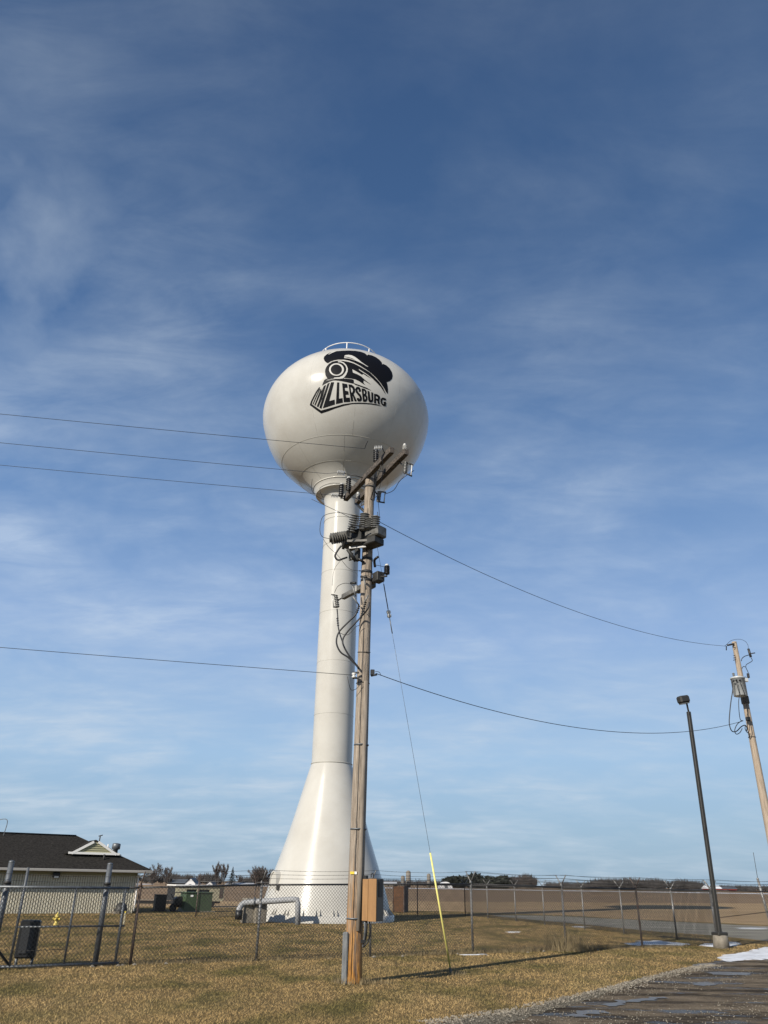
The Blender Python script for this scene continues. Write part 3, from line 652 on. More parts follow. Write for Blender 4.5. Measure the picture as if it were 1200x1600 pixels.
q = P(398, 1409, 37.5); MB().lathe([(.15, -.03), (.175, -.03), (.175, .03), (.15, .03)], q, (1, 0, 0.05), 14).build('pipe_strap', M['galv'], pp_)
def block(px, py, Y, w, d, h, yaw, lab):
    q = P(px, py, Y); o = MB().box((q.x, q.y, h / 2), (w, d, h), (math.cos(yaw), math.sin(yaw), 0), bev=.03).build('concrete_block', M['concrete'], None)
    return tag(o, lab, 'concrete block', 'concrete blocks under the overflow pipe')
block(386, 1438, 37.9, .42, .6, .98, .5, 'rough concrete block standing under the pipe next to its black outlet')
block(403.5, 1438, 37.9, .52, .6, .98, .5, 'wider concrete block under the pipe, touching the tower base')

# rusty cabinet behind the tower
c = G(626, 1426)
rc = thing('rusty_cabinet', c, 'rust-brown slatted steel cabinet standing behind the tower base', 'cabinet')
mb = MB(); mb.box(c + Vector((0, .4, .76)), (.70, .7, 1.46), (.93, -.36, 0))
mb.build('cabinet_shell', M['rust'], rc)
for k in range(6): MB().box(c + Vector((0, .4, .15 + .25 * k)), (.74, .74, .035), (.93, -.36, 0)).build('slat', M['rust'], rc)
for sx in (-1, 1): MB().box(c + Vector((0.365 * sx * .93, .4 - .365 * sx * .36, .77)), (.05, .78, 1.54), (.93, -.36, 0)).build('corner_post', M['rusty_post'], rc)

# ---------------------------------------------------------------- big utility pole
PB = G(551, 1537); PTp = P(578, 749, 16.4)
pole = thing('utility_pole', PB, 'big weathered wooden utility pole in the foreground with double crossarms and a tan box', 'utility pole')
def on_pole(z): return PB.lerp(PTp, z / PTp.z)
def prad(z): return 0.163 - 0.052 * z / PTp.z
def wobbly_pole(base, top, r0, r1, m, parent, name='pole_shaft', n=60, seg=20, seed=3):
    r_ = random.Random(seed); vs = []; ph = [r_.uniform(0, 6.28) for _ in range(6)]
    for i in range(n + 1):
        t = i / n; c = base.lerp(top, t)
        for k in range(seg):
            a = 2 * math.pi * k / seg
            rr = (r0 + (r1 - r0) * t) * (1 + 0.012 * math.sin(3 * a + ph[0] + 2 * t) + 0.010 * math.sin(5 * a + 9 * t + ph[1]) + 0.01 * math.sin(14 * t + ph[2]))
            if i == 0: rr *= 1.08
            vs.append(c + Vector((rr * math.cos(a), rr * math.sin(a), 0)))
    fs = [(i * seg + k, i * seg + (k + 1) % seg, (i + 1) * seg + (k + 1) % seg, (i + 1) * seg + k) for i in range(n) for k in range(seg)] + [tuple(n * seg + k for k in range(seg))]
    b = MB(); b.add(vs, fs, True); b.sm[-1] = False
    return b.build(name, m, parent)
# the foot of the pole is stained orange by preservative
mfoot = M['wood']; t = mfoot.node_tree; bs = t.nodes['Principled BSDF']; src = bs.inputs['Base Color'].links[0].from_socket
co = t.nodes.new('ShaderNodeTexCoord'); sp = t.nodes.new('ShaderNodeSeparateXYZ'); t.links.new(co.outputs['Object'], sp.inputs[0])
nz = t.nodes.new('ShaderNodeTexNoise'); nz.inputs['Scale'].default_value = 3; mpz = t.nodes.new('ShaderNodeMapping'); mpz.inputs['Scale'].default_value = (6, 6, 0.5)
t.links.new(co.outputs['Object'], mpz.inputs[0]); t.links.new(mpz.outputs[0], nz.inputs['Vector'])
ad = t.nodes.new('ShaderNodeMath'); ad.operation = 'MULTIPLY_ADD'; ad.inputs[1].default_value = 2.2; t.links.new(nz.outputs[0], ad.inputs[0]); t.links.new(sp.outputs[2], ad.inputs[2])
mr = t.nodes.new('ShaderNodeMapRange'); mr.inputs[1].default_value = 1.3; mr.inputs[2].default_value = 3.1; mr.inputs[3].default_value = 1.0; mr.inputs[4].default_value = 0.0; t.links.new(ad.outputs[0], mr.inputs[0])
mx = t.nodes.new('ShaderNodeMix'); mx.data_type = 'RGBA'; t.links.new(mr.outputs[0], mx.inputs[0]); t.links.new(src, mx.inputs[6])
st = t.nodes.new('ShaderNodeMix'); st.data_type = 'RGBA'; st.inputs[6].default_value = (0.44, 0.20, 0.035, 1); st.inputs[7].default_value = (0.09, 0.04, 0.016, 1)
n4 = t.nodes.new('ShaderNodeTexNoise'); n4.inputs['Scale'].default_value = 6; t.links.new(mpz.outputs[0], n4.inputs['Vector'])
m4 = t.nodes.new('ShaderNodeMapRange'); m4.inputs[1].default_value = .42; m4.inputs[2].default_value = .66; t.links.new(n4.outputs[0], m4.inputs[0]); t.links.new(m4.outputs[0], st.inputs[0])
t.links.new(st.outputs[2], mx.inputs[7]); t.links.new(mx.outputs[2], bs.inputs['Base Color'])
wobbly_pole(PB, PTp, prad(0), prad(PTp.z), M['wood'], pole)
# grey riser moulding up the right-hand front of the pole
ra = R(-60); rd = Vector((math.cos(ra), math.sin(ra), 0))
riser = MB(); riser.tube([on_pole(z) + rd * (prad(z) - .005) for z in (0.85, 2.0, 3.4, 5.5)], 0.052, 12); riser.build('riser_guard', mat('riser_grey', (0.34, 0.285, 0.225), 0.8, var=(0.21, 0.175, 0.14), vscale=6, vstretch=(4, 4, .5)), pole)
for z in (1.05, 2.6, 4.2): MB().lathe([(prad(z) + .006, -.012), (prad(z) + .012, -.012), (prad(z) + .012, .012), (prad(z) + .006, .012)], on_pole(z) + rd * .02, (0, 0, 1), 20).build('riser_strap', M['galv'], pole)
mb = MB(); mb.tube([on_pole(z) + Vector((math.cos(R(-100)), math.sin(R(-100)), 0)) * (prad(z) + .004) for z in (0.05, 2, 4, 6, 8, 9.6)], 0.006, 5); mb.build('ground_wire', M['polymer'], pole)
def zof(px, py, Y=16.3): return P(px, py, Y).z
for py in (862, 882, 895): 
    z = zof(570, py + 12, 16.35); MB().lathe([(prad(z) + .001, -.03), (prad(z) + .009, -.03), (prad(z) + .009, .03), (prad(z) + .001, .03)], on_pole(z), (0, 0, 1), 20).build('band', M['steel_dark'], pole)
z = zof(578, 762, 16.4); MB().lathe([(prad(z) + .001, -.02), (prad(z) + .01, -.02), (prad(z) + .01, .02), (prad(z) + .001, .02)], on_pole(z), (0.1, 0, 1), 20).build('band', M['steel_dark'], pole)
z = zof(565, 1018); MB().tube([on_pole(z) + Vector((math.cos(a) * (prad(z) + .006), math.sin(a) * (prad(z) + .006), 0.03 * math.sin(a * 1.0))) for a in [2 * math.pi * k / 20 for k in range(21)]], 0.008, 5).build('wire_loop', M['cable'], pole)
z = zof(565, 1067); MB().tube([on_pole(z) + Vector((math.cos(a) * (prad(z) + .006), math.sin(a) * (prad(z) + .006), 0)) for a in [2 * math.pi * k / 20 for k in range(21)]], 0.007, 5).build('wire_loop', M['cable'], pole)
# pole tags
tz = zof(555, 1364); td = Vector((math.cos(R(-105)), math.sin(R(-105)), 0)); tc_ = on_pole(tz) + td * (prad(tz) + .006)
MB().box(tc_ + Vector((-.035, 0, 0)), (.08, .006, .045), (1, -.25, 0)).build('yellow_tag', M['tag'], pole)
MB().box(tc_ + Vector((.03, -.005, 0)), (.045, .006, .045), (1, -.1, 0)).build('white_tag', M['fascia'], pole)
# crossarms
Z1 = 10.5
A1, A2 = G(540, 779, Z1), G(612.5, 703, Z1); B1, B2 = G(557, 785, Z1), G(635, 705.5, Z1)
AU = (A2 - A1).normalized()
def arm(a, b, w, h, m, par=pole, name='crossarm'):
    a = Vector(a); b = Vector(b); return MB().box((a + b) / 2, ((b - a).length, w, h), b - a, bev=.008).build(name, m, par)
arm(A1, A2, .115, .15, M['arm_wood']); arm(B1, B2, .115, .15, M['arm_wood'])
# steel pole-top bracket between the arms
ct = P(584, 738, 16.55)
mb = MB(); mb.tube([on_pole(9.9) + Vector((.08, .06, 0)), P(586, 732, 16.5)], .05, 8); mb.build('top_bracket', M['steel_dark'], pole)
for q in (0.30, 0.62): 
    mb = MB(); mb.tube([A1.lerp(A2, q), B1.lerp(B2, q)], .012, 6); mb.build('arm_bolt', M['galv'], pole)
for (p, q) in ((A1.lerp(A2, .12), (0, 0, 9.6)), (A1.lerp(A2, .8), (0, 0, 9.6))):
    MB().tube([Vector(p) - Vector((0, 0, .07)), on_pole(9.75) + (Vector(p) - on_pole(9.75)).normalized() * .1], .012, 6).build('arm_brace', M['steel_dark'], pole)
def cap_ins(q, s=1.0, lab='pin_insulator', white=True):
    q = Vector(q); i_ = MB().fins(q, q + Vector((0, 0, .16 * s)), .035 * s, .075 * s, 3, 14).build(lab, M['porc_white'] if white else M['polymer'], pole)
    MB().lathe([(.03 * s, 0), (.045 * s, .02 * s), (.04 * s, .05 * s), (.02 * s, .07 * s)], q + Vector((0, 0, .16 * s)), seg=12).build('insulator_head', M['porc_white'], i_)
    MB().tube([q - Vector((0, 0, .08)), q + Vector((0, 0, .01))], .014, 6).build('pin', M['steel_dark'], i_)
cap_ins(B2.lerp(B1, .03) + Vector((0, 0, .07)), .8); cap_ins(B1.lerp(B2, .03) + Vector((0, 0, .07)), .8)
def arrester(q, h=.34):
    q = Vector(q); o = MB().fins(q - Vector((0, 0, h / 2)), q + Vector((0, 0, h / 2)), .042, .068, 6, 12).build('surge_arrester', M['polymer'], pole)
    MB().lathe([(.05, 0), (.045, .035), (.015, .055)], q + Vector((0, 0, h / 2)), seg=12).build('arrester_cap', M['porc_white'], o)
    MB().tube([q - Vector((0, 0, h / 2 + .05)), q - Vector((0, 0, h / 2))], .015, 6).build('arrester_stud', M['steel_dark'], o)
    return q
def bracket(a, b, r=.016): MB().tube([a, b], r, 6).build('bracket', M['steel_dark'], pole)
for (x, y, s_) in ((587.5, 712, .66), (544.7, 757, .13), (533.3, 767, .03)):
    base = A1.lerp(A2, s_); q = P(x, y, base.y - .12); arrester(q); bracket(q - Vector((0, 0, .2)), base + Vector((0, 0, -.04)))
def jumper(pts, r=.008, n=6, m=None, name='jumper_wire'):
    return MB().tube(bez(pts, n), r, 5).build(name, m or M['cable'], pole)
def strain(x0, y0, x1, y1, Y, n=5):
    a = P(x0, y0, Y); b = P(x1, y1, Y); o = MB().fins(a, b, .022, .062, n, 12).build('strain_insulator', M['porc_white'], pole)
    return a, b
s1 = strain(585, 700.5, 597.5, 700, 15.25); s2 = strain(527, 738, 538.5, 739.5, 16.45); s3 = strain(517.5, 773.5, 529, 774.5, 17.4)
MB().tube([s1[1], A1.lerp(A2, .88)], .012, 6).build('clevis', M['steel_dark'], pole)
MB().tube([s2[1], A1.lerp(A2, .45)], .012, 6).build('clevis', M['steel_dark'], pole)
MB().tube([s3[1], A1.lerp(A2, .04)], .012, 6).build('clevis', M['steel_dark'], pole)
def cutout(x0, y0, x1, y1, Y, off):
    """porcelain body with its fuse tube beside it"""
    a = P(x0, y0, Y); b = P(x1, y1, Y); o = MB().fins(a, b, .035, .055, 7, 12).build('fuse_cutout', M['porc_grey'], pole)
    ax, ay, ad_ = frame_of(b - a); f = Vector(off)
    MB().tube([a + f, b + f], .014, 8).build('fuse_tube', M['porc_white'], o)
    MB().tube([a, a + f * 1.15], .018, 6).build('fuse_clip', M['steel_dark'], o); MB().tube([b, b + f * 1.15], .018, 6).build('fuse_clip', M['steel_dark'], o)
    return a, b
c1 = cutout(634, 722, 632.5, 739, 15.2, (.14, -.02, -.08)); bracket(B1.lerp(B2, .86) - Vector((0, 0, .05)), (c1[0] + c1[1]) / 2)
c2_ = cutout(593, 768, 591, 784, 16.9, (.14, -.02, -.03)); bracket(B1.lerp(B2, .35) - Vector((0, 0, .05)), (c2_[0] + c2_[1]) / 2)
bracket(P(556, 787, 17.6), P(571, 801, 16.9), .03)
jumper([P(647, 735, 15.2), P(626, 750, 15.3), P(615, 766, 15.8), P(601, 772, 16.4)])
jumper([P(588, 705, 15.2), P(598, 722, 15.2), P(596, 750, 15.7), P(592, 765, 16.4)], .006)
jumper([P(570, 701, 15.57), P(572, 695, 15.5), P(575, 689, 15.4)], .008)
jumper([P(545, 745, 16.9), P(540, 756, 17), P(518, 755, 17), P(500, 763, 17), P(505, 778, 17.1)], .006)
jumper([P(488, 748, 17), P(487, 765, 17.1), P(495, 775, 17.2), P(506, 781, 17.2)], .006)
jumper([P(572, 802, 16.3), P(565, 786, 16.6), P(585, 778, 16.2), P(592, 770, 16.6)], .007)
jumper([P(553, 806, 16.1), P(530, 801, 16.1), P(506, 806, 16.1), P(500, 824, 16.1), P(503, 838, 16.1), P(517, 842, 16.1)], .007)
jumper([P(590, 800, 16.2), P(591, 815, 16.2), P(590, 826, 16.2)], .008)
jumper([P(590, 775, 16.8), P(592, 795, 16.4), P(593, 806, 16.3)], .006)
jumper([P(572, 746, 16.2), P(574, 738, 16.2), P(582, 730, 16.4)], .006)
# recloser
RY = 16.15
rec = thing('recloser', (0, 0, 0), None, None); rec.parent = pole; rec.location = Vector(P(556, 842, RY)) - pole.location
for k in ('label', 'category'):
    if k in rec: del rec[k]
def rp(mb, name, m): return mb.build(name, m, rec)
u2 = (P(600, 828, 15.7) - P(540, 846, 16.5)); u2.z = 0; u2.normalize()
rp(MB().box(P(556, 843, 16.3), (.62, .36, .34), u2, bev=.03), 'tank_body', M['steel_dark'])
rp(MB().box(P(587, 833, 15.95), (.40, .34, .26), u2, bev=.03), 'control_head', M['steel_mid'])
rp(MB().box(P(582, 848, 16.0), (.42, .34, .16), u2, bev=.02), 'pole_mount', M['steel_dark'])
rp(MB().tube([P(517, 842, 16.0), P(514.5, 842.2, 16.0)], .08, 12), 'terminal', M['steel_mid'])
rp(MB().fins(P(517, 842, 16.0), P(541, 838, 16.1), .085, .135, 7, 18), 'bushing', M['steel_mid'])
rp(MB().fins(P(549, 832, 16.0), P(555, 804, 15.9), .06, .115, 8, 16), 'bushing', M['porc_grey'])
rp(MB().fins(P(568, 829, 15.95), P(570, 802, 15.9), .06, .115, 8, 16), 'bushing', M['porc_grey'])
rp(MB().fins(P(586, 826, 15.8), P(587, 806, 15.75), .06, .110, 6, 16), 'bushing', M['porc_grey'])
rp(MB().fins(P(577, 827, 15.85), P(578, 811, 15.85), .07, .125, 5, 16), 'bushing', M['porc_grey'])
rp(MB().box((P(546, 857, 16.1) + P(572, 853, 16.0)) / 2, ((P(546, 857, 16.1) - P(572, 853, 16.0)).length, .05, .05), P(572, 853, 16.0) - P(546, 857, 16.1)), 'light_rail', M['porc_grey'])
rp(MB().box((P(543, 845, 15.95) + P(576, 845, 15.9)) / 2, (.5, .04, .05), P(576, 845, 15.9) - P(543, 845, 15.95)), 'frame_rail', M['steel_mid'])
rp(MB().tube([P(542, 830, 16.0), P(536, 858, 16.1)], .035, 6), 'frame_strut', M['steel_dark'])
rp(MB().tube([P(543, 858, 16.1), P(556, 877, 16.2)], .04, 6), 'knee_brace', M['steel_dark'])
rp(MB().box(P(558.5, 867, 16.25), (.11, .10, .30), u2, bev=.01), 'hanger_box', M['steel_dark'])
rp(MB().box(P(548.5, 870, 16.3), (.12, .05, .17), u2, bev=.01), 'hanger_plate', M['steel_mid'])
rp(MB().tube(bez([P(533, 853, 16.0), P(527, 861, 16.0), P(523.5, 869, 16.0), P(528, 875, 16.0), P(536, 873, 16.0), P(542, 871, 16.1)], 5), .022, 8), 'control_cable', M['cable'])
rp(MB().tube(bez([P(545, 838, 15.8), P(546, 825, 15.7), P(552, 821, 15.7), P(562, 822, 15.7), P(574, 825, 15.7)], 5), .016, 8), 'control_cable', M['cable'])
rp(MB().tube([P(560, 873, 16.2), P(569, 879, 16.25)], .03, 7), 'conduit_elbow', M['cable'])
rp(MB().tube(bez([P(586, 886, 16.3), P(585, 876, 16.2), P(588, 872, 16.1), P(591, 870, 16.1)], 4), .03, 8), 'conduit_elbow', M['cable'])
jumper([P(505, 842, 16.1), P(514, 855, 16.1), P(528, 868, 16.1), P(545, 888, 16.1), P(560, 892, 16.1), P(580, 895, 16.1)], .005)
jumper([P(532, 876, 16.1), P(525, 885, 16.1), P(521, 895, 16.2), P(519, 915, 16.3)], .004)
# lower arm with cable terminations
Z2 = 7.85
L1, L2 = G(536, 933, Z2), G(595, 901.5, Z2); arm(L1, L2, .10, .12, M['steel_mid'])
LU = (L2 - L1).normalized()
MB().box(L2 - LU * .1 + Vector((0, 0, .02)), (.22, .20, .22), LU, bev=.01).build('arm_saddle', M['steel_dark'], pole)
MB().box(L1.lerp(L2, .72) + Vector((0, 0, -.02)), (.20, .24, .20), LU, bev=.02).build('arm_saddle', M['steel_mid'], pole)
MB().box(L1.lerp(L2, .40) + Vector((0, 0, .0)), (.10, .16, .18), LU, bev=.02).build('arm_clamp', M['porc_grey'], pole)
q = P(604.5, 891, L2.y - .1); arrester(q, .2); bracket(L2, q - Vector((0, 0, .14)), .02)
c3_ = cutout(524.5, 930, 527.5, 949, L1.y - .05, (-.09, -.03, .0)); bracket(L1, (c3_[0] + c3_[1]) / 2, .018)
for (x0, y0, x1, y1) in ((551, 916, 556, 932), (568, 902, 572, 921), (551.5, 932, 561, 946), (575.5, 930, 569, 942)):
    MB().tube([P(x0, y0, 16.05), P(x1, y1, 16.1)], .017, 7).build('termination_rod', M['porc_grey'], pole)
for (x0, y0, x1, y1) in ((548, 911, 556, 911), (564, 901, 573, 902)):
    MB().tube([P(x0, y0, 16.1), P(x1, y1, 16.0)], .028, 6).build('fuse_holder', M['steel_dark'], pole)
MB().fins(P(561, 946, 16.15), P(557, 958, 16.15), .014, .036, 4, 10).build('cable_termination', M['cable'], pole)
MB().fins(P(527, 965, L1.y), P(528.5, 979, L1.y), .012, .030, 4, 10).build('cable_termination', M['cable'], pole)
MB().fins(P(571, 940, 16.1), P(568, 952, 16.1), .014, .036, 4, 10).build('cable_termination', M['cable'], pole)
k5 = lambda x, y, Y=16.15: P(500 + x / 7.5, 880 + y / 7.5, Y)
jumper([k5(455, 500), k5(420, 600), k5(330, 690), k5(220, 810), k5(193, 930), k5(240, 1040), k5(340, 1110), k5(455, 1225)], .019, 6, name='power_cable')
jumper([k5(575, 460, 16.0), k5(555, 540, 16.0), k5(470, 640), k5(340, 780), k5(272, 880), k5(275, 960), k5(340, 1080), k5(455, 1235)], .019, 6, name='power_cable')
jumper([k5(200, 535, 16.6), k5(207, 620, 16.6), k5(212, 730, 16.5), k5(230, 820, 16.4), k5(262, 915), k5(300, 1020), k5(380, 1130), k5(455, 1222)], .015, 6, name='power_cable')
jumper([k5(240, 820), k5(290, 838), k5(340, 830), k5(420, 745), k5(490, 720)], .006)
jumper([k5(170, 345, 16.6), k5(210, 270, 16.5), k5(290, 235, 16.4), k5(370, 250, 16.2), k5(400, 290, 16.2)], .006)
jumper([k5(455, 85), k5(530, 90), k5(600, 110)], .006); jumper([k5(640, 20, 16.0), k5(700, 30, 16.0), k5(760, 45, 16.0)], .006)
# neutral hardware
q = P(553, 1055.5, 16.1)
MB().lathe([(.015, -.05), (.045, -.05), (.045, -.02), (.022, 0), (.045, .02), (.045, .05), (.015, .05)], q, (0, 0, 1), 12).build('spool_insulator', M['porc_white'], pole)
MB().box(P(556, 1059.5, 16.15), (.14, .04, .03)).build('spool_clevis', M['steel_dark'], pole); MB().box(P(556, 1051, 16.15), (.14, .04, .03)).build('spool_clevis', M['steel_dark'], pole)
MB().box(P(582, 1051, 16.25), (.09, .09, .12), bev=.01).build('dead_end_clamp', M['cable'], pole)
MB().tube([P(580, 1056, 16.25), P(589, 1054, 16.2)], .02, 6).build('clevis', M['cable'], pole)
jumper([P(543, 1057, 16.1), P(545, 1068, 16.1), P(549, 1078, 16.15), P(557, 1076, 16.15), P(564, 1068, 16.15)], .006)
jumper([P(586, 1049, 16.2), P(592, 1050, 16.2), P(595, 1054, 16.2)], .006)
# control cabinet on the side of the pole
cd = Vector((-.50, -.866, 0)); cu = Vector((.866, -.50, 0))     # front normal, width direction
cc = P(580.5, 1406, 16.02) + cd * -.06; ch_ = zof(580, 1373, 16.0) - zof(580, 1439, 16.0)
box_ = MB().box(cc, (.30, .26, ch_), cu, bev=.008).build('control_cabinet', M['cab_shade_side'], pole)
MB().box(cc + cd * .139 - cu * .088, (.123, .018, ch_ * .99), cu, bev=.004).build('cabinet_door', M['cabinet_tan'], box_)
MB().box(cc + cd * .139 + cu * .064, (.174, .018, ch_ * 1.01), cu, bev=.004).build('cabinet_door', M['cabinet_tan'], box_)
MB().box(cc + cu * .155 + Vector((0, 0, .2)), (.015, .12, .3), cu).build('side_panel', M['black_box'], box_)
for dz in (-.36, .38): MB().box(cc - cu * .17 + Vector((0, 0, dz)), (.06, .08, .06), cu).build('mounting_lug', M['black_box'], box_)
MB().tube(bez([P(580, 1371, 16.1), P(580, 1366, 16.1), P(583, 1365, 16.1), P(584, 1371, 16.1)], 3), .010, 6).build('lifting_eye', M['black_box'], box_)
jumper([P(570, 1440, 16.05), P(570.5, 1455, 16.05), P(569, 1468, 16.1), P(567, 1480, 16.15)], .022, 5, M['galv'], 'conduit')
jumper([P(577, 1440, 16.05), P(578.5, 1455, 16.05), P(576, 1468, 16.1), P(571, 1477, 16.1), P(567, 1479, 16.15)], .014, 5, name='conduit')
jumper([P(573.5, 1440, 16.05), P(573, 1455, 16.05), P(571, 1468, 16.1), P(566, 1471, 16.15)], .014, 5, name='conduit')
q = P(567.5, 1471, 16.1); MB().box(q, (.10, .05, .05)).build('conduit_clamp', M['black_box'], pole)
# grey stub post beside the pole
q = G(538, 1538); sb = MB().box((q.x, q.y, .40), (.105, .10, .86), (1, -.15, 0), bev=.02).build('marker_stub', M['old_board'], None)
tag(sb, 'short grey weathered stub post standing against the left side of the big utility pole foot', 'post')
# guy wire
gb = G(705, 1522); gt = on_pole(9.35) + Vector((.1, .06, 0))
guy = thing('guy_wire', gb, 'steel guy wire with a bright yellow guard tube running down from the big utility pole', 'guy wire')
def ong(t): return gb.lerp(gt, t)
GT = 0.0
for k in range(400):
    d = ong(k / 400)
    GT = k / 400
    v = d - Vector((0, 0, H)); zc_ = v.y * math.cos(PITCH) + v.z * math.sin(PITCH); yc_ = -v.y * math.sin(PITCH) + v.z * math.cos(PITCH)
    if 800 - F * yc_ / zc_ < 1332: break
MB().tube([ong(0), ong(1)], .004, 5).build('strand', M['galv'], guy)
MB().tube([ong(.012) + Vector((0, -.01, 0)), ong(GT)], .019, 10).build('yellow_guard', M['yellow'], guy)
MB().box(ong(.006), (.05, .05, .14), uz=gt - gb, bev=.01).build('anchor_eye', M['galv'], guy)
MB().tube([ong(0.0) - Vector((0, 0, .05)), ong(.02)], .018, 6).build('anchor_rod', M['galv'], guy)
gi = ong(.77); ga = (gt - gb).normalized()
MB().lathe([(.02, -.09), (.05, -.07), (.05, -.02), (.03, 0), (.05, .02), (.05, .07), (.02, .09)], gi, ga, 10).build('guy_insulator', M['porc_white'], guy)
MB().tube([gi - ga * .45, gi - ga * .1], .013, 6).build('preformed_grip', M['galv'], guy); MB().tube([gi + ga * .1, gi + ga * .7], .013, 6).build('preformed_grip', M['galv'], guy)

# ---------------------------------------------------------------- second pole with transformer, at the right edge
p2t = P(1147, 1003, 28.0); p2b = Vector((p2t.x, 28.0, 0))
pole2 = thing('utility_pole', p2b, 'tan wooden utility pole carrying a grey transformer can at the right edge of the photo', 'utility pole')
P2Y = 28.0
wobbly_pole(p2b, p2t, .165, .085, M['wood_tan'], pole2, seed=9)
def j2(pts, r=.010, name='jumper_wire', m=None): return MB().tube(bez(pts, 5), r, 5).build(name, m or M['cable'], pole2)
def q6(x, y, Y=27.8): return P(1040 + x / 7.27, 980 + y / 7.27, Y)
c0 = q6(855, 785, 27.55); c1 = q6(822, 575, 27.55); c1 = Vector((c0.x, c0.y, c1.z))
can = MB().lathe([(.20, 0), (.235, .02), (.235, c1.z - c0.z - .05), (.25, c1.z - c0.z - .05), (.25, c1.z - c0.z), (.12, c1.z - c0.z + .05)], c0, seg=28).build('transformer_can', M['tank_grey'], pole2)
MB().fins(q6(775, 555, 27.5), q6(768, 520, 27.5), .03, .05, 3, 10).build('bushing', M['porc_grey'], can)
for x, y in ((800, 605), (840, 605), (768, 612)): MB().lathe([(.03, 0), (.03, .06), (.015, .08)], q6(x, y, 27.32), (0, -1, 0), 10).build('low_voltage_bushing', M['black_box'], can)
MB().box(q6(900, 600, 27.75), (.2, .12, .12)).build('hanger', M['tank_grey'], can)
j2([q6(805, 610, 27.2), q6(818, 680, 27.2), q6(838, 760, 27.25), q6(830, 850, 27.3), q6(835, 960, 27.3), q6(850, 1050, 27.4), q6(880, 1062, 27.5)], .012, 'service_cable')
j2([q6(840, 610, 27.2), q6(870, 690, 27.2), q6(900, 770, 27.3), q6(915, 850, 27.75), q6(925, 940, 27.8), q6(938, 1020, 27.8)], .010, 'service_cable')
j2([q6(762, 620, 27.3), q6(762, 720, 27.3), q6(742, 850, 27.3), q6(727, 1000, 27.3), q6(725, 1100, 27.3), q6(750, 1175, 27.3), q6(800, 1185, 27.4), q6(860, 1130, 27.5), q6(905, 1115, 27.6), q6(925, 1150, 27.7), q6(915, 1180, 27.7)], .018, 'service_cable')
j2([q6(870, 1060, 27.5), q6(815, 1100, 27.4), q6(785, 1170, 27.4), q6(805, 1215, 27.4), q6(845, 1195, 27.5), q6(870, 1150, 27.5)], .014, 'service_cable')
j2([q6(905, 1120, 27.6), q6(905, 1160, 27.6), q6(935, 1200, 27.7), q6(955, 1150, 27.7), q6(945, 1060, 27.75)], .014, 'service_cable')
MB().box(q6(937, 1042, 27.75), (.14, .12, .14), bev=.02).build('service_clamp', M['black_box'], pole2)
MB().tube([q6(700, 205, 27.9), q6(775, 190, 27.9)], .035, 8).build('dead_end_insulator', M['polymer'], pole2)
MB().tube([q6(690, 215, 27.9), q6(690, 262, 27.9)], .018, 6).build('clamp_tail', M['polymer'], pole2)
j2([q6(672, 215), q6(700, 190), q6(740, 155), q6(800, 138), q6(860, 140), q6(910, 165), q6(935, 205), q6(940, 245)], .007)
MB().tube([q6(940, 245), q6(968, 340)], .045, 8).build('fuse_cutout', M['polymer'], pole2)
MB().tube([q6(965, 300), q6(1015, 292)], .02, 6).build('cutout_arm', M['polymer'], pole2)
j2([q6(950, 315), q6(900, 330), q6(868, 355), q6(860, 385)], .014); j2([q6(970, 345), q6(985, 380), q6(950, 405), q6(918, 425), q6(912, 455), q6(930, 495), q6(940, 520)], .012)
j2([q6(868, 470), q6(885, 445), q6(912, 455)], .012)
MB().fins(q6(942, 575), q6(935, 525), .04, .055, 4, 10).build('surge_arrester', M['polymer'], pole2)
j2([q6(945, 575), q6(925, 580), q6(900, 560)], .008)
for y in (230, 325, 350, 375): MB().tube([q6(770, y, 27.85), q6(790, y - 4, 27.9)], .014, 5).build('bolt', M['steel_dark'], pole2)
def p2at(z): return p2b.lerp(p2t, z / p2t.z)
zb = P(1180, 1152, P2Y).z; MB().tube([p2at(zb) + Vector((math.cos(a), math.sin(a), 0)) * .125 for a in [2 * math.pi * k / 16 for k in range(17)]], .010, 5).build('wire_loop', M['cable'], pole2)
MB().box(p2at(P(1170, 1094, P2Y).z) + Vector((0, -.0, 0)), (.24, .24, .34), bev=.05).build('dark_wrap', mat('tar_wrap', (.13, .11, .09), .8), pole2)

# ---------------------------------------------------------------- overhead wires
def wire(pts, r, lab, grp, name='power_line'):
    return tag(MB().tube(pts, r, 5, cap=False).build(name, M['wire'], None), lab, 'power line', grp)
def far(a, b, ext):     # extend a line beyond b
    a = Vector(a); b = Vector(b); return b + (b - a) * ext
w1a = P(570, 701, 15.57); w1b = G(0, 645, 10.95)
wire(sagged(w1a, far(w1a, w1b, .9), .03, 30), .0060, 'topmost of the three thin lines leaving left across the tank', 'overhead lines leaving to the left')
w2a = P(510, 740, 16.6); w2b = G(0, 690, 10.9); 
wire([P(527, 738.5, 16.45), P(514, 738, 16.5), P(511, 742, 16.55), w2a][0:1] + sagged(w2a, far(w2a, w2b, .9), .03, 30), .0060, 'middle of the three thin lines leaving left, below the tank', 'overhead lines leaving to the left')
w3a = P(518, 773.5, 17.4); w3b = G(0, 725, 10.9)
wire(sagged(w3a, far(w3a, w3b, .9), .03, 30), .0060, 'lowest of the three thin lines leaving left at the tower neck', 'overhead lines leaving to the left')
w4a = P(552, 1055, 16.15); w4b = P(0, 1010, 15.2)
wire(sagged(w4a, far(w4a, w4b, .9), .02, 30), .0060, 'single thin line leaving left at half the height of the tower column', 'overhead lines leaving to the left')
u_a = P(487, 780, 16.9)
wire(bez([u_a, P(530, 800, 16.6), P(556, 812, 16.2), P(575, 812, 16.1)], 5), .007, 'short stub conductor with a clamp crossing the top of the tower column', 'overhead lines leaving to the left', 'jumper_line')
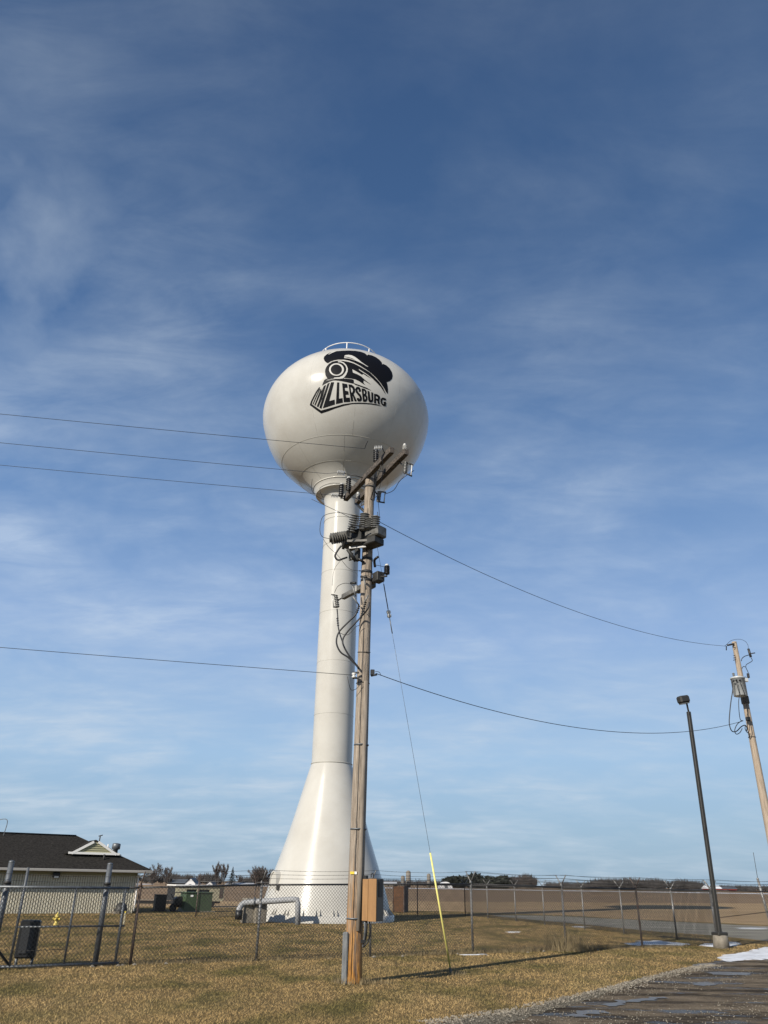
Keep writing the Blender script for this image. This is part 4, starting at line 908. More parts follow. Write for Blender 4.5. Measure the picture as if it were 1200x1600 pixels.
u1 = P(592, 815, 16.3); u2_ = q6(690, 215, 27.9)
wire(sagged(u1, u2_, .62, 40), .0070, 'upper wire sagging from the big pole to the transformer pole', 'wires between the two utility poles')
l1 = P(587, 1052, 16.3); l2 = q6(880, 1065, 27.6)
wire(sagged(l1, l2, .78, 40), .0085, 'lower wire sagging from the big pole to the transformer pole', 'wires between the two utility poles')

# ---------------------------------------------------------------- lamp post
lb = G(1128, 1482); lt_ = P(1076, 1112, lb.y)
lamp = thing('lamp_post', lb, 'tall dark bronze lamp post on a concrete footing at the fence corner', 'street lamp')
MB().lathe([(.25, 0), (.21, .34), (.18, .36)], lb, seg=18).build('concrete_footing', M['concrete'], lamp)
MB().box(lb + Vector((0, 0, .40)), (.36, .36, .09), (1, .3, 0), bev=.02).build('base_plate', M['bronze'], lamp)
MB().box((lb + lt_) / 2 + Vector((0, 0, .2)), (.115, .115, lt_.z - lb.z - .40), (1, .35, 0), uz=lt_ - lb, bev=.012).build('shaft', M['bronze'], lamp)
MB().tube([lt_ - Vector((0, 0, .04)), lt_ + Vector((-.03, 0, .40))], .032, 8).build('tenon', M['bronze'], lamp)
hc = P(1067.5, 1093, lb.y - .05)
MB().box(hc, (.38, .30, .25), (1, .25, .17), uz=(-.17, -.05, 1), bev=.05).build('lamp_head', M['bronze'], lamp)
MB().box(hc + Vector((.02, 0, -.14)), (.27, .24, .03), (1, .25, .17), uz=(-.17, -.05, 1)).build('lens', mat('lamp_lens', (.12, .12, .11), .2), lamp)

# ---------------------------------------------------------------- fences
def fabric(mb, A, B, z0, za, zb_, pitch=0.082, r=0.0036):
    A = Vector(A); B = Vector(B); U = (B - A); L = U.length; U.normalize(); N = Vector((-U.y, U.x, 0)); Hh = (za + zb_) / 2 - z0
    def pt(u, v): return A + U * u + Vector((0, 0, z0 + v / Hh * ((za + (zb_ - za) * u / L) - z0)))
    def seg(u0, v0, u1, v1, side):
        a = pt(u0, v0); b = pt(u1, v1); d = (b - a).normalized(); w = N.cross(d).normalized(); o = N * (side * r)
        o_ = len(mb.v)
        for p in (a, b):
            for q in (w * r, N * (r * 1.0) - w * r * .5, -N * (r * 1.0) - w * r * .5): mb.v.append(tuple(p + q + o))
        for i in range(3): mb.f.append((o_ + i, o_ + (i + 1) % 3, o_ + 3 + (i + 1) % 3, o_ + 3 + i)); mb.sm.append(False)
    n0 = int(-Hh / pitch) - 1
    for k in range(n0, int(L / pitch) + 1):
        u0 = k * pitch; a, va = (u0, 0.0) if u0 >= 0 else (0.0, -u0); b, vb = u0 + Hh, Hh
        if b > L: vb = L - u0; b = L
        if vb - va > .01: seg(a, va, b, vb, 1)
        # mirrored
        a2, b2 = L - a, L - b; seg(a2, va, b2, vb, -1) if vb - va > .01 else None
def barbed(mb, A, B, r=0.0035, sag=0.02, seed=0):
    A = Vector(A); B = Vector(B); L = (B - A).length; r_ = random.Random(seed)
    pts = sagged(A, B, sag, 6); mb.tube(pts, r, 4, cap=False)
    n = int(L / 0.13)
    for k in range(n):
        p = A.lerp(B, (k + .5) / n) - Vector((0, 0, sag * 4 * ((k + .5) / n) * (1 - (k + .5) / n))); a = r_.uniform(0, 3.14); d = Vector((math.cos(a) * .6, math.sin(a) * .6, 1)).normalized() * .016
        o_ = len(mb.v); mb.v += [tuple(p - d), tuple(p + Vector((.003, .003, 0))), tuple(p + d), tuple(p - Vector((.003, -.003, 0)))]; mb.f.append((o_, o_ + 1, o_ + 2, o_ + 3)); mb.sm.append(False)
def make_fence(root, pts, tops, pm, arms=True, strands=3, rail=True, pr=0.030, both=True, z0=.04, pitch=.082, wr=.0036, postm=None, narm=0):
    U = (Vector(pts[-1]) - Vector(pts[0])).normalized(); N = Vector((-U.y, U.x, 0)); root.location
    proto = None; armp = []
    for i, (p, h) in enumerate(zip(pts, tops)):
        p = Vector(p)
        m_ = (postm or {}).get(i, pm)
        po = MB().tube([p, p + Vector((0, 0, h + .06))], pr, 10).lathe([(pr + .006, h + .02), (pr + .006, h + .06), (.01, h + .10)], p, seg=10).build('post', m_, root)
        if arms:
            for sg in ((-1, 1) if i >= narm else (-1,)):
                MB().tube([p + Vector((0, 0, h + .05)), p + Vector((0, 0, h + .32)) + N * sg * .22], .015, 6).build('barb_arm', m_, po)
    for i in range(len(pts) - 1):
        a = Vector(pts[i]); b = Vector(pts[i + 1]); ha, hb = tops[i], tops[i + 1]
        if rail: MB().tube([a + Vector((0, 0, ha)), b + Vector((0, 0, hb))], .021, 8).build('top_rail', M['rail'], root)
        mb = MB(); off = N * (-.035 if both else .035)
        fabric(mb, a + off, b + off, z0, ha + .02, hb + .02, pitch, wr * (1.25 if narm and i >= 3 else 1)); mb.build('chain_link', M['fence_wire'], root)
        if arms:
            for sg in ((-1, 1) if i >= narm else (-1,)):
                for k in range(strands):
                    t = (k + 1) / strands; o = N * sg * .22 * t; z = .05 + .27 * t
                    mb = MB(); barbed(mb, a + o + Vector((0, 0, ha + z)), b + o + Vector((0, 0, hb + z)), sag=random.uniform(.01, .05), seed=i * 10 + k); mb.build('barbed_wire', M['fence_wire'], root)
def along(px, A=FA, U=FU, y=1495):
    """point on the fence line seen at image column px"""
    lo, hi = -6.0, 30.0
    for _ in range(40):
        m_ = (lo + hi) / 2; p = A + U * m_ - Vector((0, 0, H)); zc_ = p.y * math.cos(PITCH) + p.z * math.sin(PITCH); yc_ = -p.y * math.sin(PITCH) + p.z * math.cos(PITCH)
        x = 600 + F * (p.x / zc_ * math.cos(ROLL) + yc_ / zc_ * math.sin(ROLL))
        if x < px: lo = m_
        else: hi = m_
    return A + U * lo
fp = [along(x) for x in (203, 400, 578, 739, 885, 1004, 1122, 1228)]
tops = [1.485, 1.575, 1.62, 1.66, 1.62, 1.60, 1.59, 1.58]
f1 = thing('chain_link_fence', fp[0], 'near chain-link fence with barbed wire running across the photo just behind the big pole', 'fence')
make_fence(f1, fp, tops, M['fence_post'], postm={0: M['rusty_post'], 5: M['rusty_post']}, narm=3)
# short piece closing on the gate post
g0 = along(177); mb = MB(); fabric(mb, g0 - Vector((0, .03, 0)), fp[0] - Vector((0, .03, 0)), .04, 1.48, 1.49); mb.build('chain_link', M['fence_wire'], f1)
MB().tube([g0 + Vector((0, 0, 1.48)), fp[0] + Vector((0, 0, 1.49))], .021, 8).build('top_rail', M['rail'], f1)
# side fence going back from the corner, then the rear fence
S0 = fp[6] + Vector((.25, .5, 0)); S1 = G(727, 1431)
sp_ = [S0.lerp(S1, t) for t in (0.0, .10, .25, .385, .55, .69, .85, 1.0)]
f2 = thing('chain_link_fence', S0, 'side chain-link fence with V-shaped barbed wire arms receding behind the lawn at right', 'fence')
make_fence(f2, sp_, [1.56, 1.56, 1.56, 1.57, 1.58, 1.58, 1.6, 1.6], M['fence_post'], wr=.0042)
rp_ = [S1 - Vector((.87, .493, 0)) * d for d in (0, 3.3, 6.6, 9.9, 13.2, 16.2)]
f3 = thing('chain_link_fence', rp_[0], 'rear chain-link fence passing behind the tower base and the green box', 'fence')
make_fence(f3, rp_, [1.6] * 6, M['rusty_post'], wr=.0042)
# leaning steel gate post at the right edge
a = G(1206, 1452); b = P(1184, 1374, a.y)
gp = thing('gate_post', a, 'galvanised post with a thin whip antenna at the right edge of the photo', 'post')
MB().tube([a, b], .055, 10).lathe([(.06, 0), (.05, .05), (.01, .07)], b, b - a, 10).build('post_tube', M['fence_post'], gp)
MB().tube([b, P(1177, 1332, a.y)], .012, 5).build('whip_antenna', M['fence_wire'], gp)
MB().tube([fp[6] + Vector((0, 0, .78)), P(1206, 1424, 29.5)], .012, 6).build('truss_rod', M['rusty_post'], f1)

# sliding gate and its two heavy posts
gatep = []
for px, lab in ((148, 'thick round steel gate post between the gate leaf and the near fence'), (-16, 'thick round steel gate post at the very left edge of the photo')):
    q = along(px) + Vector((-FU.y, FU.x, 0)) * .02; o = thing('gate_post', q, lab, 'post', 'heavy gate posts')
    MB().tube([q, q + Vector((0, 0, 1.94))], .056, 20).build('post_tube', M['galv'], o)
    MB().lathe([(.056, 0), (.061, .01), (.045, .035), (.01, .045)], q + Vector((0, 0, 1.93)), seg=20).build('post_cap', M['galv'], o)
    for z in (1.50, 1.56): MB().lathe([(.057, -.03), (.075, -.03), (.075, .02), (.057, .02)], q + Vector((0, 0, z)), seg=20).build('roller_collar', M['steel_dark'], o)
NF = Vector((-FU.y, FU.x, 0)); go = -NF * .115
ga_ = along(-60) + go; gbb = along(183) + go
gate = thing('sliding_gate', ga_, 'grey pipe-framed chain-link sliding gate leaf at the lower left', 'gate')
def gx(px): return along(px) + go
for z, r_, x0, x1 in ((1.475, .027, -60, 183), (.06, .027, -60, 183), (.75, .018, 12, 183)):
    MB().tube([gx(x0) + Vector((0, 0, z)), gx(x1) + Vector((0, 0, z))], r_, 10).build('frame_rail', M['galv'], gate)
for x, zt, r_ in ((12, 1.84, .026), (97, 1.46, .022), (177, 1.46, .028)):
    MB().tube([gx(x) + Vector((0, 0, .06)), gx(x) + Vector((0, 0, zt))], r_, 10).build('upright', M['galv'], gate)
MB().tube([gx(12) + Vector((0, 0, .08)), gx(-45) + Vector((0, 0, .75))], .026, 8).build('brace', M['steel_dark'], gate)
MB().tube([gx(12) + Vector((0, 0, .32)), gx(97) + Vector((0, 0, .34))], .006, 5).build('tension_wire', M['fence_wire'], gate)
mb = MB(); fabric(mb, ga_ - NF * .03, gbb - NF * .03, .06, 1.47, 1.47, r=.0038); mb.build('chain_link', M['fence_wire'], gate)
for k in range(2):
    mb = MB(); barbed(mb, gx(-60) + Vector((0, 0, 1.62 + .12 * k)), gx(183) + Vector((0, 0, 1.58 + .12 * k)), sag=.03, seed=k); mb.build('barbed_wire', M['fence_wire'], gate)
# gate operator cabinet just inside
c = along(41) + NF * .5; op = thing('gate_operator', c, 'black gate operator cabinet on two short legs behind the sliding gate', 'gate operator')
MB().box(c + Vector((0, 0, .50)), (.39, .22, .70), (.98, .2, 0), bev=.03).build('cabinet', M['black_box'], op)
MB().box(c + Vector((.02, -.125, .50)), (.25, .02, .52), (.98, .2, 0), bev=.006).build('front_panel', mat('charcoal_panel', (.035, .037, .04), .4), op)
for sx in (-.15, .15): MB().tube([c + Vector((sx, sx * .2, 0)), c + Vector((sx, sx * .2, .16))], .03, 8).build('leg', M['galv'], op)

# ---------------------------------------------------------------- building at the left
K = G(206, 1427); bu = Vector((.862, .507, 0)).normalized(); bn = Vector((-bu.y, bu.x, 0))
EZ = 2.10; RZ = 3.84; OV = .60; BD = 6.0; HA = 3.0; BL = 17.0
def bp_(s_, t_, z): return K - bu * s_ + bn * t_ + Vector((0, 0, z))
bld = thing('pump_house', K, 'low utility building with ribbed cream walls and a dark shingled hip roof at the left', 'building')
vs = []; n = int(BL / .125)
prof2 = []
for k in range(n):
    s0 = k * .125; prof2 += [(s0, 0), (s0 + .060, 0), (s0 + .066, .08), (s0 + .119, .08)]
vs = [bp_(a_, b_, z) for z in (0, EZ - .28) for a_, b_ in prof2]; m_ = len(prof2)
fs = [(i, i + 1, m_ + i + 1, m_ + i) for i in range(m_ - 1)]
wall = MB().add(vs, fs)
prof3 = []
for k in range(int(BD / .10)):
    t0 = k * .10; prof3 += [(0, t0 + .005), (0, t0 + .052), (.035, t0 + .062), (.035, t0 + .090)]
vs = [bp_(a_, b_, z) for z in (0, EZ - .28) for a_, b_ in prof3]; m_ = len(prof3)
wall.add(vs, [(i + 1, i, m_ + i, m_ + i + 1) for i in range(m_ - 1)])
wall.add([bp_(.02, BD, 0), bp_(BL, BD, 0), bp_(BL, BD, EZ), bp_(.02, BD, EZ), bp_(BL, 0, 0), bp_(BL, 0, EZ)], [(0, 1, 2, 3), (1, 4, 5, 2)])
wall.build('ribbed_wall', M['siding'], bld)
MB().box(bp_(BL / 2 - .0, -.01, EZ - .16), (BL + .04, .05, .24), bu).build('frieze_board', M['lap'], bld)
MB().box(bp_(-.012, BD / 2, EZ - .16), (.05, BD, .24), bu).build('frieze_board', M['lap'], bld)
e0, e1, e2, e3 = bp_(-OV, -OV, EZ), bp_(BL, -OV, EZ), bp_(BL, BD + OV, EZ), bp_(-OV, BD + OV, EZ)
r0, r1 = bp_(HA, BD / 2, RZ), bp_(BL, BD / 2, RZ)
roof = MB().add([e0, e1, e2, e3, r0, r1] + [p - Vector((0, 0, .06)) for p in (e0, e1, e2, e3)], [(0, 4, 5, 1), (2, 5, 4, 3), (3, 4, 0), (6, 7, 8, 9), (0, 1, 7, 6), (1, 2, 8, 7), (2, 3, 9, 8), (3, 0, 6, 9), (1, 5, 2)]).build('roof', M['shingle'], bld)
MB().tube([r0 + Vector((0, 0, .0)), r1 + Vector((0, 0, .0))], .07, 6).build('ridge_cap', M['shingle'], roof)
MB().tube([e0, r0], .035, 5).build('hip_cap', M['shingle'], roof)
MB().box(bp_(BL / 2 - OV / 2, -OV - .04, EZ - .07), (BL + OV + .12, .11, .13), bu, bev=.02).build('gutter', M['gutter'], bld)
MB().box(bp_(-OV - .03, BD / 2, EZ - .08), (.06, BD + 2 * OV, .12), bu).build('fascia', M['fascia'], bld)
MB().tube(bez([bp_(-OV + .02, -OV - .02, EZ - .13), bp_(-OV + .1, -OV + .05, EZ - .22), bp_(-.08, -.12, EZ - .32), bp_(-.07, -.06, EZ - .5), bp_(-.07, -.06, .1)], 3), .045, 6).build('downspout', M['fascia'], bld)
# false gable on the front slope
pn = (e1 - e0).cross(r0 - e0).normalized()
def on_roof(px, py):
    d = ray(px, py); t = (e0 - Vector((0, 0, H))).dot(pn) / d.dot(pn); return Vector((0, 0, H)) + d * t
ga, gb2 = on_roof(100, 1333.5), on_roof(188, 1333.5)
sa = -(ga - K).dot(bu); sb2 = -(gb2 - K).dot(bu); tg = (ga - K).dot(bn) - .25; zg = ga.z - .02; sm_ = (sa + sb2) / 2
zap = P(146, 1312, bp_(sm_, tg, 0).y).z
tb = (zap - EZ) / (RZ - EZ) * (BD / 2 + OV) - OV
tri = [bp_(sa, tg, zg), bp_(sb2, tg, zg), bp_(sm_, tg, zap)]
dm = MB(); apb = bp_(sm_, tb, zap); slope_t = lambda z: (z - EZ) / (RZ - EZ) * (BD / 2 + OV) - OV
dm.add([tri[0], tri[1], tri[2], apb, bp_(sa, slope_t(zg) + .03, zg), bp_(sb2, slope_t(zg) + .03, zg)], [(0, 2, 3, 4), (1, 5, 3, 2), (0, 1, 2)])
gable = dm.build('gable', M['shingle'], bld)
# lap siding triangle with ledges, and its white trim
lapm = MB(); W = (sa - sb2) * .84
for k in range(6):
    z0_ = zg + (zap - zg) * .84 * k / 6; z1_ = zg + (zap - zg) * .84 * (k + 1) / 6; f0 = 1 - k / 6; f1_ = 1 - (k + 1) / 6
    lapm.add([bp_(sm_ + W / 2 * f0, tg - .07, z0_), bp_(sm_ - W / 2 * f0, tg - .07, z0_), bp_(sm_ - W / 2 * f1_, tg - .03, z1_), bp_(sm_ + W / 2 * f1_, tg - .03, z1_), bp_(sm_ + W / 2 * f0, tg - .03, z0_), bp_(sm_ - W / 2 * f0, tg - .03, z0_)], [(0, 1, 2, 3), (0, 4, 5, 1)])
lapm.build('lap_siding', M['lap'], gable)
def board(p, q, w, up):
    d = (q - p).normalized(); MB().box((p + q) / 2 + up * w / 2, ((q - p).length, .06, w), d, uz=up).build('trim_board', M['fascia'], gable)
pA, pB, pC = bp_(sa - .16, tg - .10, zg), bp_(sb2 + .16, tg - .10, zg), bp_(sm_, tg - .10, zap + .02)
board(pA, pB, .11, Vector((0, 0, 1)))
for p, q in ((pA, pC), (pB, pC)):
    d = (q - p).normalized(); up = bn.cross(d).normalized()
    if up.z > 0: up = -up
    MB().box((p + q) / 2 + up * .06 - bn * .004, ((q - p).length - .34, .064, .12), d, uz=up).build('trim_board', M['fascia'], gable)
# roof furniture and the wall light
q = P(155, 1314, K.y + 4); MB().tube([q - Vector((0, 0, .5)), q + Vector((0.02, 0, .30))], .035, 8).tube([q + Vector((-.08, 0, .27)), q + Vector((.16, 0, .33))], .03, 6).build('vent_pipe', M['steel_dark'], roof)
q = P(180, 1331, K.y + 3.2); MB().lathe([(.14, -.4), (.14, .12), (.24, .16), (.24, .42), (.20, .46), (.05, .48)], q, (0.05, 0, 1), 18).build('exhaust_hood', M['galv'], roof)
q = P(168, 1327, K.y + 3.2); MB().tube([q - Vector((0, 0, .4)), q + Vector((0, 0, .28))], .035, 8).build('vent_pipe', M['fascia'], roof)
q = on_roof(162, 1343); MB().tube([q - Vector((0, 0, .1)), q + Vector((0, 0, .26))], .05, 8).build('vent_pipe', M['steel_dark'], roof)
q = on_roof(1, 1309); MB().tube(bez([q + Vector((-.8, .3, 0)), q + Vector((-.8, .3, .7)), q + Vector((-.3, .3, .95)), q + Vector((.05, .3, .85)), q + Vector((-.03, .3, 0))], 4), .02, 6).build('antenna_hoop', M['galv'], roof)
q = bp_(-(P(90, 1365, K.y - 2.5) - K).dot(bu), -.12, 1.80)
wl_ = MB().box(q, (.36, .2, .26), bu, bev=.03).build('wall_light', M['black_box'], bld)
MB().box(q - bn * .07 - Vector((0, 0, .10)), (.22, .10, .08), bu).build('light_lens', M['fascia'], wl_)

# ---------------------------------------------------------------- things standing in the yard
c = G(87, 1446); hy = thing('fire_hydrant', c, 'yellow fire hydrant standing on the lawn in front of the ribbed wall', 'fire hydrant')
MB().lathe([(.10, 0), (.10, .03), (.068, .04), (.068, .27), (.09, .28), (.09, .31), (.075, .33), (.055, .39), (.02, .42), (.02, .45)], c, seg=18).build('barrel', M['hydrant'], hy)
for a_ in (R(-90), R(180), R(0)):
    d = Vector((math.cos(a_), math.sin(a_), 0)); MB().lathe([(.04, .05), (.04, .10), (.05, .10), (.05, .14), (.018, .14), (.018, .16)], c + Vector((0, 0, .22)), d, 12).build('nozzle_cap', M['hydrant'], hy)
c = G(193, 1445); o = thing('marker_stake', c, 'thin pale marker stake near the right end of the building wall', 'stake'); MB().box(c + Vector((0, 0, .25)), (.055, .03, .5), bev=.004).build('stake_board', M['cream'], o); MB().box(c + Vector((0, 0, .46)), (.062, .036, .06)).build('stake_band', M['tag'], o)
q = bp_(.75, -.55, 0); o = thing('wall_unit', q, 'dark grey hump-shaped utility unit on the ground against the right end of the ribbed wall', 'utility unit')
MB().lathe([(.34, 0), (.33, .2), (.26, .42), (.12, .52), (.01, .54)], q, seg=14).build('unit_cover', M['steel_dark'], o); MB().box(q + Vector((0, 0, .06)), (.8, .6, .12), bu).build('unit_pad', M['concrete'], o)
def base(px, py): return G(px, py)
c = base(246, 1424.5); o = thing('meter_cabinet', c, 'square black cabinet standing right of the building', 'cabinet')
MB().box(c + Vector((0, .3, .46)), (.62, .5, .76), bu, bev=.03).build('cabinet_body', M['black_box'], o); MB().box(c + Vector((0, .3, .86)), (.66, .54, .05), bu, bev=.01).build('cabinet_lid', M['steel_dark'], o); MB().box(c + Vector((0, .3, .04)), (.72, .6, .10), bu).build('plinth', M['steel_dark'], o)
c = base(279, 1425); o = thing('portable_generator', c, 'dark low generator with rounded housing left of the green box', 'generator')
MB().box(c + Vector((0, .3, .52)), (.85, .6, .55), bu, bev=.12).build('housing', M['black_box'], o); MB().lathe([(.20, -.04), (.22, 0), (.20, .04)], c + Vector((-.35, .0, .22)), bn, 16).build('wheel', M['cable'], o); MB().lathe([(.20, -.04), (.22, 0), (.20, .04)], c + Vector((.35, .2, .22)), bn, 16).build('wheel', M['cable'], o)
MB().tube(bez([c + Vector((-.4, 0, .7)), c + Vector((-.5, 0, .95)), c + Vector((.1, .1, 1.0)), c + Vector((.4, .2, .8))], 4), .025, 6).build('handle_bar', M['steel_dark'], o)
c = base(309, 1425.5); o = thing('pad_transformer', c, 'olive green pad-mounted transformer box beyond the fence, left of the tower', 'transformer box')
MB().prism([c + bu * x - bn * 0 + Vector((0, 0, z)) for x, z in ((-.84, .06), (.80, .06), (.78, .98), (-.76, .98))], c, c + bn * 1.1).build('green_housing', M['green_box'], o)
MB().box(c + bn * .55 + Vector((0, 0, 1.01)), (1.68, 1.2, .06), bu, bev=.015).build('green_lid', M['green_box'], o)
MB().box(c + bn * .55 + Vector((0, 0, .03)), (1.95, 1.4, .07), bu).build('concrete_pad', M['concrete'], o)
MB().box(c - bn * .012 + Vector((.02, 0, .50)), (.02, .012, .85), bu).build('door_gap', M['black_box'], o)
MB().box(c - bu * .45 - bn * .012 + Vector((0, 0, .84)), (.18, .012, .1), bu).build('warning_label', M['fascia'], o)
c = base(310, 1418); o = thing('equipment_trailer', c, 'cream equipment trailer with dark openings standing behind the green box', 'trailer')
cw_ = 3.3; zt = P(310, 1384, c.y).z; hb_ = .38
for x0, x1, z0_, z1_, nm, mm in ((-1.7, -.95, hb_, zt, 'side_panel', 'cream'), (.68, 1.7, hb_, zt, 'side_panel', 'cream'), (-.95, .68, zt - .22, zt, 'top_panel', 'cream'), (-.95, .68, hb_, hb_ + .45, 'lower_panel', 'cream'), (-.24, -.08, hb_ + .45, zt - .22, 'mullion', 'cream')):
    MB().box(c + bu * (x0 + x1) / 2 + Vector((0, 0, (z0_ + z1_) / 2)), (x1 - x0, .08, z1_ - z0_), bu).build(nm, M[mm], o)
MB().box(c + bn * 1.0 + Vector((0, 0, (hb_ + zt) / 2)), (3.36, 1.8, zt - hb_ - .04), bu).build('dark_interior', M['black_box'], o)
MB().box(c + bn * .9 + Vector((0, 0, zt + .02)), (3.5, 2.1, .06), bu).build('trailer_roof', M['fascia'], o)
MB().box(c + bu * 1.5 - bn * .05 + Vector((0, 0, zt - .45)), (.26, .02, .6), bu).build('tail_panel', M['rusty_post'], o)
MB().box(c + bn * .9 + Vector((0, 0, .30)), (3.2, 1.2, .12), bu).build('chassis', M['black_box'], o)
for x in (-.8, .9): MB().lathe([(.2, -.08), (.26, -.06), (.26, .06), (.2, .08)], c + bu * x + bn * .15 + Vector((0, 0, .27)), bn, 16).build('wheel', M['cable'], o)
c = base(236, 1413); o = thing('low_dark_strip', c, 'long low dark strip with a pale top on the ground right of the building', 'rail'); MB().box(c + Vector((0, 0, .14)), (4.8, .2, .20), (1, .1, 0)).build('dark_beam', M['black_box'], o); MB().box(c + Vector((0, -.12, .30)), (4.7, .16, .05), (1, .1, 0)).build('pale_top', M['concrete'], o)  # long dark bar topped by a pale strip

# ---------------------------------------------------------------- far farmland: trees, barns, silos
def farx(px, Y): return P(px, 1380, Y).x
def pxm(Y): return F / (Y * math.cos(PITCH))          # pixels per metre at distance Y
def bare_tree(px, Y, hpx, spread, seed, lab, trunks=1, group='bare trees on the far horizon', up=1.0):
    r_ = random.Random(seed); Ht = hpx / pxm(Y) * 1.12; b = Vector((farx(px, Y), Y, 0)); root = thing('bare_tree', b, lab, 'tree', group)
    tm = MB(); tw = MB()
    def limb(p, d, L, r, lev):
        for i in range(4):
            q = p + d * L / 4; tm.tube([p, q], [r * (1 - i * .2), r * (.8 - i * .2)], 5 if lev < 1 else 3, cap=False)
            if lev < 2:
                for _ in range(1 if lev == 0 else 2):
                    a = r_.uniform(0, 6.28); side = Vector((math.cos(a), math.sin(a) * .8, r_.uniform(-.1, .3)))
                    limb(q, (d * up + side * .75 * spread).normalized(), L * r_.uniform(.38, .58) * (1 - i * .10), r * .5, lev + 1)
            if lev >= 1:
                for _ in range(6 if lev > 1 else 3):
                    dd_ = (d + Vector((r_.gauss(0, .5), r_.gauss(0, .5), r_.gauss(.15, .3)))).normalized(); w = Vector((dd_.z, 0, -dd_.x)).normalized() * Ht * .0028; e_ = p.lerp(q, r_.random())
                    tw.add([e_ - w, e_ + w, e_ + dd_ * Ht * r_.uniform(.06, .15)], [(0, 1, 2)])
            p = q; d = (d + Vector((r_.gauss(0, .10), r_.gauss(0, .10), .10))).normalized()
    for k in range(trunks):
        o = Vector((r_.uniform(-.25, .25) * Ht * (trunks > 1), 0, 0)); p0 = b + o; p1 = p0 + Vector((0, 0, Ht * .16)); tm.tube([p0, p1], [Ht * .026, Ht * .022], 6, cap=False)
        for m_ in range(6):
            a = m_ * 1.05 + r_.uniform(-.3, .3); t = r_.uniform(.25, .95) * spread
            limb(p1, Vector((math.cos(a) * t, math.sin(a) * t * .7, 1)).normalized(), Ht * r_.uniform(.62, .80), Ht * .013, 0)
    tm.build('trunk', M['bark'], root); tw.build('crown', M['twig'], root)
bare_tree(238, 260, 23, .9, 1, 'bare broad tree right beside the building eave, left of its twin')
bare_tree(259, 270, 22, .9, 2, 'bare broad tree standing alone, second tree right of the building')
bare_tree(338, 300, 23, .5, 3, 'tall bare tree with upright branches left of the dark conifer', 1, up=1.6)
bare_tree(349, 305, 22, .4, 5, 'tall slim bare tree immediately left of the dark conifer', 1, up=2)
bare_tree(404, 170, 24, 1.0, 4, 'round dense bare tree next to the left flank of the tower base', 4)
bare_tree(312, 330, 12, .9, 6, 'small bare tree over the white gabled barn roofs')
bare_tree(374, 320, 12, .9, 7, 'small bare tree right of the dark conifer')
for k, px in enumerate((812, 824, 836)): bare_tree(px, 420, 15 - 2 * k, 1.0, 20 + k, ['bare tree touching the right end of the dark evergreen wood', 'middle bare tree right of the dark evergreen wood', 'smallest and rightmost of three bare trees beside the evergreen wood'][k])
# conifer
def conifer(px, Y, hpx, lab):
    Ht = hpx / pxm(Y) * 1.1; b = Vector((farx(px, Y), Y, 0)); root = thing('conifer_tree', b, lab, 'tree'); r_ = random.Random(5)
    MB().tube([b, b + Vector((0, 0, Ht * .95))], [Ht * .02, .02], 6).build('trunk', M['bark'], root); mb = MB()
    for k in range(1400):
        t = r_.random() ** .8; z = Ht * (.08 + .92 * t); rr = Ht * .33 * (1 - t) * r_.uniform(.55, 1.15) * (1 + .25 * math.sin(t * 34)) + .1; a = r_.uniform(0, 6.28); d = Vector((math.cos(a), math.sin(a), -.25)); p = b + Vector((d.x * rr * .5, d.y * rr * .5, z)); w = Vector((-d.y, d.x, 0)) * Ht * .018
        mb.add([p - w, p + w, p + d * rr * .55], [(0, 1, 2)])
    mb.build('crown', M['evergreen'], root)
conifer(362, 300, 25, 'dark green conifer between the bare trees, left of the tower')
def wood(name, px0, px1, Y, hpx, n, size, m, seed, lump=1.0, thin=False, wide=1.0, kind='stuff', depth=25):
    r_ = random.Random(seed); mb = MB(); x0, x1 = farx(px0, Y), farx(px1, Y); nt = max(3, int((x1 - x0) / (hpx / pxm(Y)) * 3.2)); tr_ = []
    for k in range(nt):
        t = (k + .5) / nt; edge_ = min(1, 6 * min(t + .05, 1.05 - t)); tr_.append((x0 + (x1 - x0) * t + r_.uniform(-1, 1), Y + r_.uniform(0, depth), hpx / pxm(Y) * r_.uniform(.65, 1.05) * (.55 + .45 * edge_)))
    for (x, y, h) in tr_:
        for _ in range(n // nt):
            a = r_.uniform(0, 6.28); el = r_.uniform(-1, 1); q = r_.random() ** .4; rx = h * .5 * lump; p = Vector((x + wide * rx * q * math.cos(a) * math.sqrt(1 - el * el), y + rx * q * math.sin(a) * math.sqrt(1 - el * el), max(.1, h * .52 + h * .48 * q * el)))
            s_ = size * r_.uniform(.5, 1.3)
            if thin: d = Vector((r_.gauss(0, .5), r_.gauss(0, .3), 1)).normalized() * s_ * 2.2; w = Vector((s_ * .13, 0, 0)); mb.add([p - w, p + w, p + d], [(0, 1, 2)])
            else: mb.add([p + Vector([r_.uniform(-s_, s_) for _ in range(3)]) for _ in range(3)], [(0, 1, 2)])
        mb.tube([(x, y, 0), (x, y, h * .8)], h * .02, 4, cap=False)
    return tag(mb.build(name, m, None), kind=kind)
wood('evergreen_wood', 706, 800, 430, 21, 16000, .95, M['evergreen'], 1, wide=1.5)
wood('bare_woodland', 250, 335, 380, 12, 3500, .9, M['far_twig'], 2, 1.2, True)
wood('bare_woodland', 208, 262, 330, 14, 2500, .8, M['far_twig'], 12, 1.2, True)
wood('bare_woodland', 800, 848, 440, 19, 3500, 1.0, M['far_twig'], 3, 1.1, True)
wood('bare_woodland', 945, 1100, 640, 13, 16000, 1.5, M['far_twig'], 4, 1.3, True, wide=2.6, depth=60)
wood('bare_woodland', 860, 960, 760, 6, 3000, 1.4, M['far_twig'], 5, 1.3, True, wide=2.6)
wood('bare_woodland', 1125, 1260, 760, 5, 3500, 1.4, M['far_twig'], 6, 1.3, True, wide=2.6)
